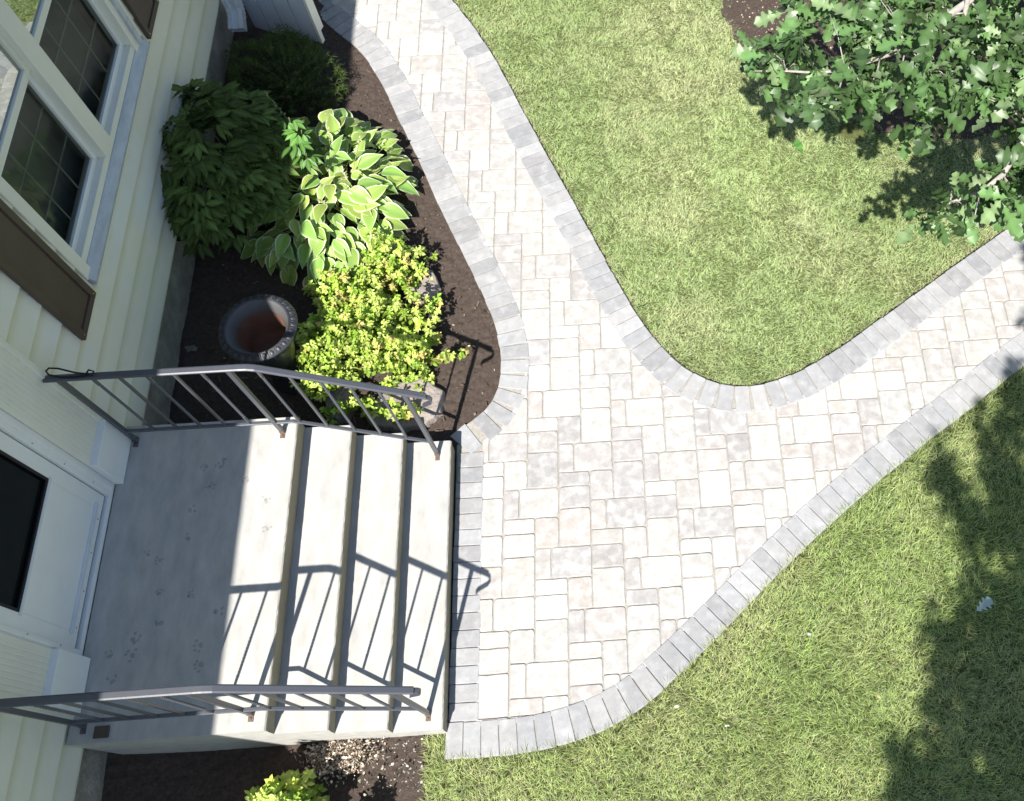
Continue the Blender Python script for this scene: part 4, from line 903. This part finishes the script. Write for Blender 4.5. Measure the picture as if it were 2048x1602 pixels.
# outlines of the two hanging sprays, on level planes through their branches
CAM = np.array([3.085, -.671, 6.18]); RM = np.array(rotm)
def level(px, py, z):       # point of the branch plane z seen at a place of the photo (used once, to survey the plan below)
    dd = RM @ np.array([(px - 1335.77) / 1912.54, -(py - 746.77) / 1912.54, -1.0]); t = (z - CAM[2]) / dd[2]; return CAM + t * dd
polyA = [(1555, -40), (1530, 60), (1495, 120), (1510, 160), (1570, 195), (1640, 215), (1660, 240), (1740, 215), (1790, 195), (1815, 230), (1838, 275), (1868, 285), (1885, 235), (1940, 215), (2010, 290), (2080, 300), (2100, -40)]
polyB = [(1835, 435), (1865, 405), (1900, 385), (1940, 365), (1990, 345), (2050, 290), (2110, 290), (2110, 430), (2040, 440), (1960, 440), (1890, 448), (1855, 450)]
ros = []
for poly, z0, n, bb in ((polyA, 2.10, 150, (1490, 2100, -40, 330)), (polyB, 1.75, 38, (1800, 2110, 240, 475))):
    k = 0
    while k < n:
        px, py = rr_.uniform(bb[0], bb[1]), rr_.uniform(bb[2], bb[3])
        if not pip(np.array([px]), np.array([py]), poly)[0]: continue
        if poly is polyA:
            gap = math.hypot((px - 1880) / 45, (py - 105) / 28) < 1 or math.hypot((px - 2000) / 40, (py - 235) / 22) < .8 or math.hypot((px - 1770) / 45, (py - 30) / 25) < .7
            if gap and rr_.random() < .8: continue
        z = z0 + rr_.gauss(0, .16) - (.45 if rr_.random() < .18 else 0); ros.append(tuple(level(px, py, z))); k += 1
OAK = thing('oak_tree', 'oak tree hanging lobed glossy leaves over the bare soil ring and lawn', 'tree', (TR[0] + .75, TR[1] + .6, 0))
V, F, C = oak_leaves(ros, rr_)
npmesh('foliage', V, F, C, M['oakleaf'], OAK, smooth=True)
bx_, by_ = TR[0] + .75, TR[1] + .6
mb = MB(); mb.tube([(bx_, by_, -.1), (bx_ + .02, by_, 1.2), (bx_ + .06, by_ - .03, 2.6), (bx_ + .12, by_ - .05, 4.5), (bx_ + .1, by_, 7.5)], .20, 14, r1=.06)
for i in range(8):
    t = i / 8 * 6.283; mb.tube([(bx_ + .28 * math.cos(t), by_ + .28 * math.sin(t), -.08), (bx_ + .14 * math.cos(t), by_ + .14 * math.sin(t), .22)], .07, 6, r1=.03)
obj('trunk', mb, M['bark'], OAK, smooth=True)
mb = MB()
def limb(pxs, z, r0, r1, wob=.0):
    P = [tuple(level(px, py, z + dz)) for (px, py, dz) in pxs]; mb.tube(P, r0, 7, r1=r1); return P
PA = limb([(1945, -60, .2), (1935, 0, .1), (1928, 40, 0.02), (1905, 30, .0)], 2.12, .020, .012)
main = [tuple(level(1995, -220, 2.6)), tuple(level(1960, -80, 2.35)), tuple(level(1940, 0, 2.2)), tuple(level(1905, 25, 2.16)), tuple(level(1870, 45, 2.15)), tuple(level(1845, 80, 2.14)), tuple(level(1812, 95, 2.16)), tuple(level(1765, 113, 2.15)), tuple(level(1730, 125, 2.16)), tuple(level(1690, 138, 2.15)), tuple(level(1640, 146, 2.13)), tuple(level(1570, 142, 2.12)), tuple(level(1510, 142, 2.1))]
mb.tube([(bx_ + .05, by_ - .02, 2.45), ((bx_ + main[0][0]) / 2, (by_ + main[0][1]) / 2, 2.6)] + main, .034, 8, r1=.004)
for seg in ([(1812, 95), (1798, 72)], [(1812, 95), (1808, 112), (1800, 150)], [(1865, 78), (1900, 62)], [(1775, 55), (1740, 38), (1715, 25)], [(1910, 145), (1917, 200)], [(1812, 112), (1830, 115)], [(1905, 28), (1930, 26), (1936, 0)], [(2005, 60), (1995, 90), (1985, 108)], [(1730, 118), (1700, 112)], [(1690, 138), (1680, 172), (1672, 200)], [(1640, 146), (1610, 170)], [(1760, 115), (1755, 140), (1740, 175)], [(1840, 80), (1870, 60)]):
    P = [tuple(level(px, py, 2.16)) for px, py in seg]; mb.tube(P, .0065, 6, r1=.003)
b2 = [tuple(level(2120, 100, 2.2)), tuple(level(2060, 250, 2.0)), tuple(level(2035, 300, 1.95)), tuple(level(2005, 350, 1.85)), tuple(level(1960, 385, 1.8)), tuple(level(1900, 405, 1.78)), tuple(level(1850, 440, 1.75))]
mb.tube([(bx_ + .05, by_ - .02, 2.9)] + b2, .035, 7, r1=.004)
for seg in ([(1960, 385), (1950, 430)], [(2005, 350), (2030, 400)], [(1900, 405), (1905, 370)], [(2035, 300), (2010, 260)], [(2060, 250), (2020, 215), (1985, 205)]):
    P = [tuple(level(px, py, 1.82)) for px, py in seg]; mb.tube(P, .006, 6, r1=.003)
for i in range(0, len(ros), 2):
    x, y, z = ros[i]; j = min(main + b2, key=lambda q: (q[0] - x) ** 2 + (q[1] - y) ** 2 + (q[2] - z) ** 2)
    if (j[0] - x) ** 2 + (j[1] - y) ** 2 + (j[2] - z) ** 2 < .16: mb.tube([j, ((x + j[0]) / 2, (y + j[1]) / 2, (z + j[2]) / 2 + .03), (x, y, z)], .0045, 5, r1=.002)
crown = []
for i in range(26):
    a_ = rr_.uniform(0, 6.283); d_ = rr_.uniform(.8, 2.8); p = (bx_ + d_ * math.cos(a_), by_ + d_ * math.sin(a_) * .9 + .6, rr_.uniform(3.2, 7.5)); mb.tube([(bx_ + .08, by_, p[2] * .55), ((bx_ + p[0]) / 2, (by_ + p[1]) / 2, p[2] * .85), p], .045, 6, r1=.01)
    for k in range(30): crown.append((p[0] + rr_.gauss(0, .42), p[1] + rr_.gauss(0, .42), p[2] + rr_.gauss(0, .3)))
obj('branches', mb, M['bark'], OAK, smooth=True)
# crown leaves kept out of view, and only where their shade falls as wanted
def in_view(p):
    q = (np.array(p) - CAM) @ RM
    if q[2] > -.1: return False
    X = 1335.77 + 1912.54 * q[0] / -q[2]; Y = 746.77 - 1912.54 * q[1] / -q[2]; return -110 < X < 2085 and -90 < Y < 1700
for k in range(2600): crown.append((rr_.uniform(5.2, 8.2), rr_.uniform(.6, 5.5), rr_.uniform(2.2, 4.6)))  # unseen leaves added to shade the hanging sprays and the ground below
def shadow_ok(p):           # keeps the sunny lawn sunny
    q = (np.array((p[0] + SX * p[2], p[1] + SY * p[2], 0.)) - CAM) @ RM; X = 1335.77 + 1912.54 * q[0] / -q[2]; Y = 746.77 - 1912.54 * q[1] / -q[2]
    if Y < 0 or Y > 1602: return True
    return X > 2075 or (Y < 345 and X > 1905 + max(0, Y - 250) * .6)
crown = [p for p in crown if not in_view(p) and shadow_ok(p)]
V, F, C = oak_leaves(crown, rr_, cnt=(4, 6), lsc=(.12, .17)); npmesh('crown', V, F, C, M['oakleaf'], OAK)
# second oak, beside the camera, throws the shade on the near lawn
O2 = thing('oak_tree', 'oak beside the near lawn whose crown shades its right corner', 'tree', (7.6, -5.4, 0))
sh_px = [(1880, 925, 20), (1900, 970, 26), (1925, 1020, 34), (1985, 880, 13), (1992, 925, 16), (1998, 970, 20), (2045, 800, 28), (2050, 850, 24), (2035, 760, 12), (2040, 1000, 60), (1975, 1060, 50), (2035, 1110, 75), (1985, 1160, 60), (2025, 1250, 90), (1955, 1300, 75), (1875, 1300, 26), (1900, 1350, 45), (2045, 1390, 90), (1960, 1410, 85), (1900, 1430, 40), (1985, 1500, 55), (1820, 1510, 36), (1850, 1560, 60), (1930, 1560, 65), (1850, 1640, 70), (1960, 1640, 75), (2060, 1600, 60), (2110, 1000, 80), (2120, 1150, 90), (2120, 1300, 90), (2130, 1450, 90), (1830, 1720, 90), (1980, 1740, 100), (2120, 1700, 110), (2075, 520, 40), (2085, 640, 34)]
cl = []; mb = MB(); tr = (7.6, -5.4); mb.tube([(tr[0], tr[1], -.1), (tr[0] - .1, tr[1], 2), (tr[0] - .3, tr[1] + .1, 4.5), (tr[0] - .6, tr[1] + .2, 7.5)], .26, 12, r1=.07); obj('trunk', mb, M['bark'], O2, smooth=True)
mb = MB()
for (px, py, rp) in sh_px:
    gpt = level(px, py, 0.0); rad = rp / 300; z = rr_.uniform(5.0, 6.4); c0 = (gpt[0] - SX * z, gpt[1] - SY * z, z)
    m = max(7, int(3.14 * rad * rad * 95))
    for k in range(m):
        a_ = rr_.uniform(0, 6.28); q = math.sqrt(rr_.random()) * rad; cl.append((c0[0] + q * math.cos(a_), c0[1] + q * math.sin(a_), z + rr_.gauss(0, .12)))
    mb.tube([(tr[0] - .3, tr[1] + .1, 4.5), ((tr[0] + c0[0]) / 2, (tr[1] + c0[1]) / 2, (4.5 + z) / 2 + .2), c0], .03, 6, r1=.008)
for k in range(900):
    q_ = (tr[0] - .5 + rr_.gauss(0, 1.3), tr[1] - 1.2 + rr_.gauss(0, 1.0), 7 + rr_.gauss(0, .9))
    if shadow_ok(q_): cl.append(q_)
obj('branches', mb, M['bark'], O2, smooth=True)
cl = [p for p in cl if not in_view(p)]
V, F, C = oak_leaves(cl, rr_, cnt=(5, 7), lsc=(.11, .16)); npmesh('crown', V, F, C, M['oakleaf'], O2)

# fallen leaves and specks on the grass
def fallen(x, y, ph, s_, col, label, roll=0.2, z=.012, th=.05):
    V, F, C = spray(ov, of, oc * 0 + 1, np.array([[x, y, z]]), np.array([ph]), np.array([th]), np.array([roll]), np.array([s_]), np.array([col]))
    o = npmesh('fallen_leaf', V, F, C, M['leaf'], smooth=True); tag(o, label, 'leaf', 'fallen leaves on the lawn'); return o
fallen(5.24, .49, .55, .15, (.55, .66, .60), 'pale underside of a fallen oak leaf in the shade of the near lawn', roll=.05, z=.02)
fallen(4.63, 4.22, 1.9, .15, (.10, .24, .05), 'green fallen oak leaf alone on the sunlit lawn below the oak', roll=.3, z=.02)
for (x, y, lb) in ((4.152, .422, 'tiny white bloom beside a small hole in the near lawn'), (3.586, -.083, 'tiny white scrap in the near lawn at its lower edge'), (3.291, .048, 'tiny white scrap in the near lawn closest to the paver border')):
    V, F, C = spray(sv, sf, sc_, np.array([[x, y, .02]] * 4) + rng.normal(0, .004, (4, 3)), U_(0, 6.28, 4), U_(0, .5, 4), U_(-.5, .5, 4), U_(.010, .017, 4), np.full((4, 3), .6))
    tag(npmesh('white_scrap', V, F, C, M['bits']), lb, 'scrap')
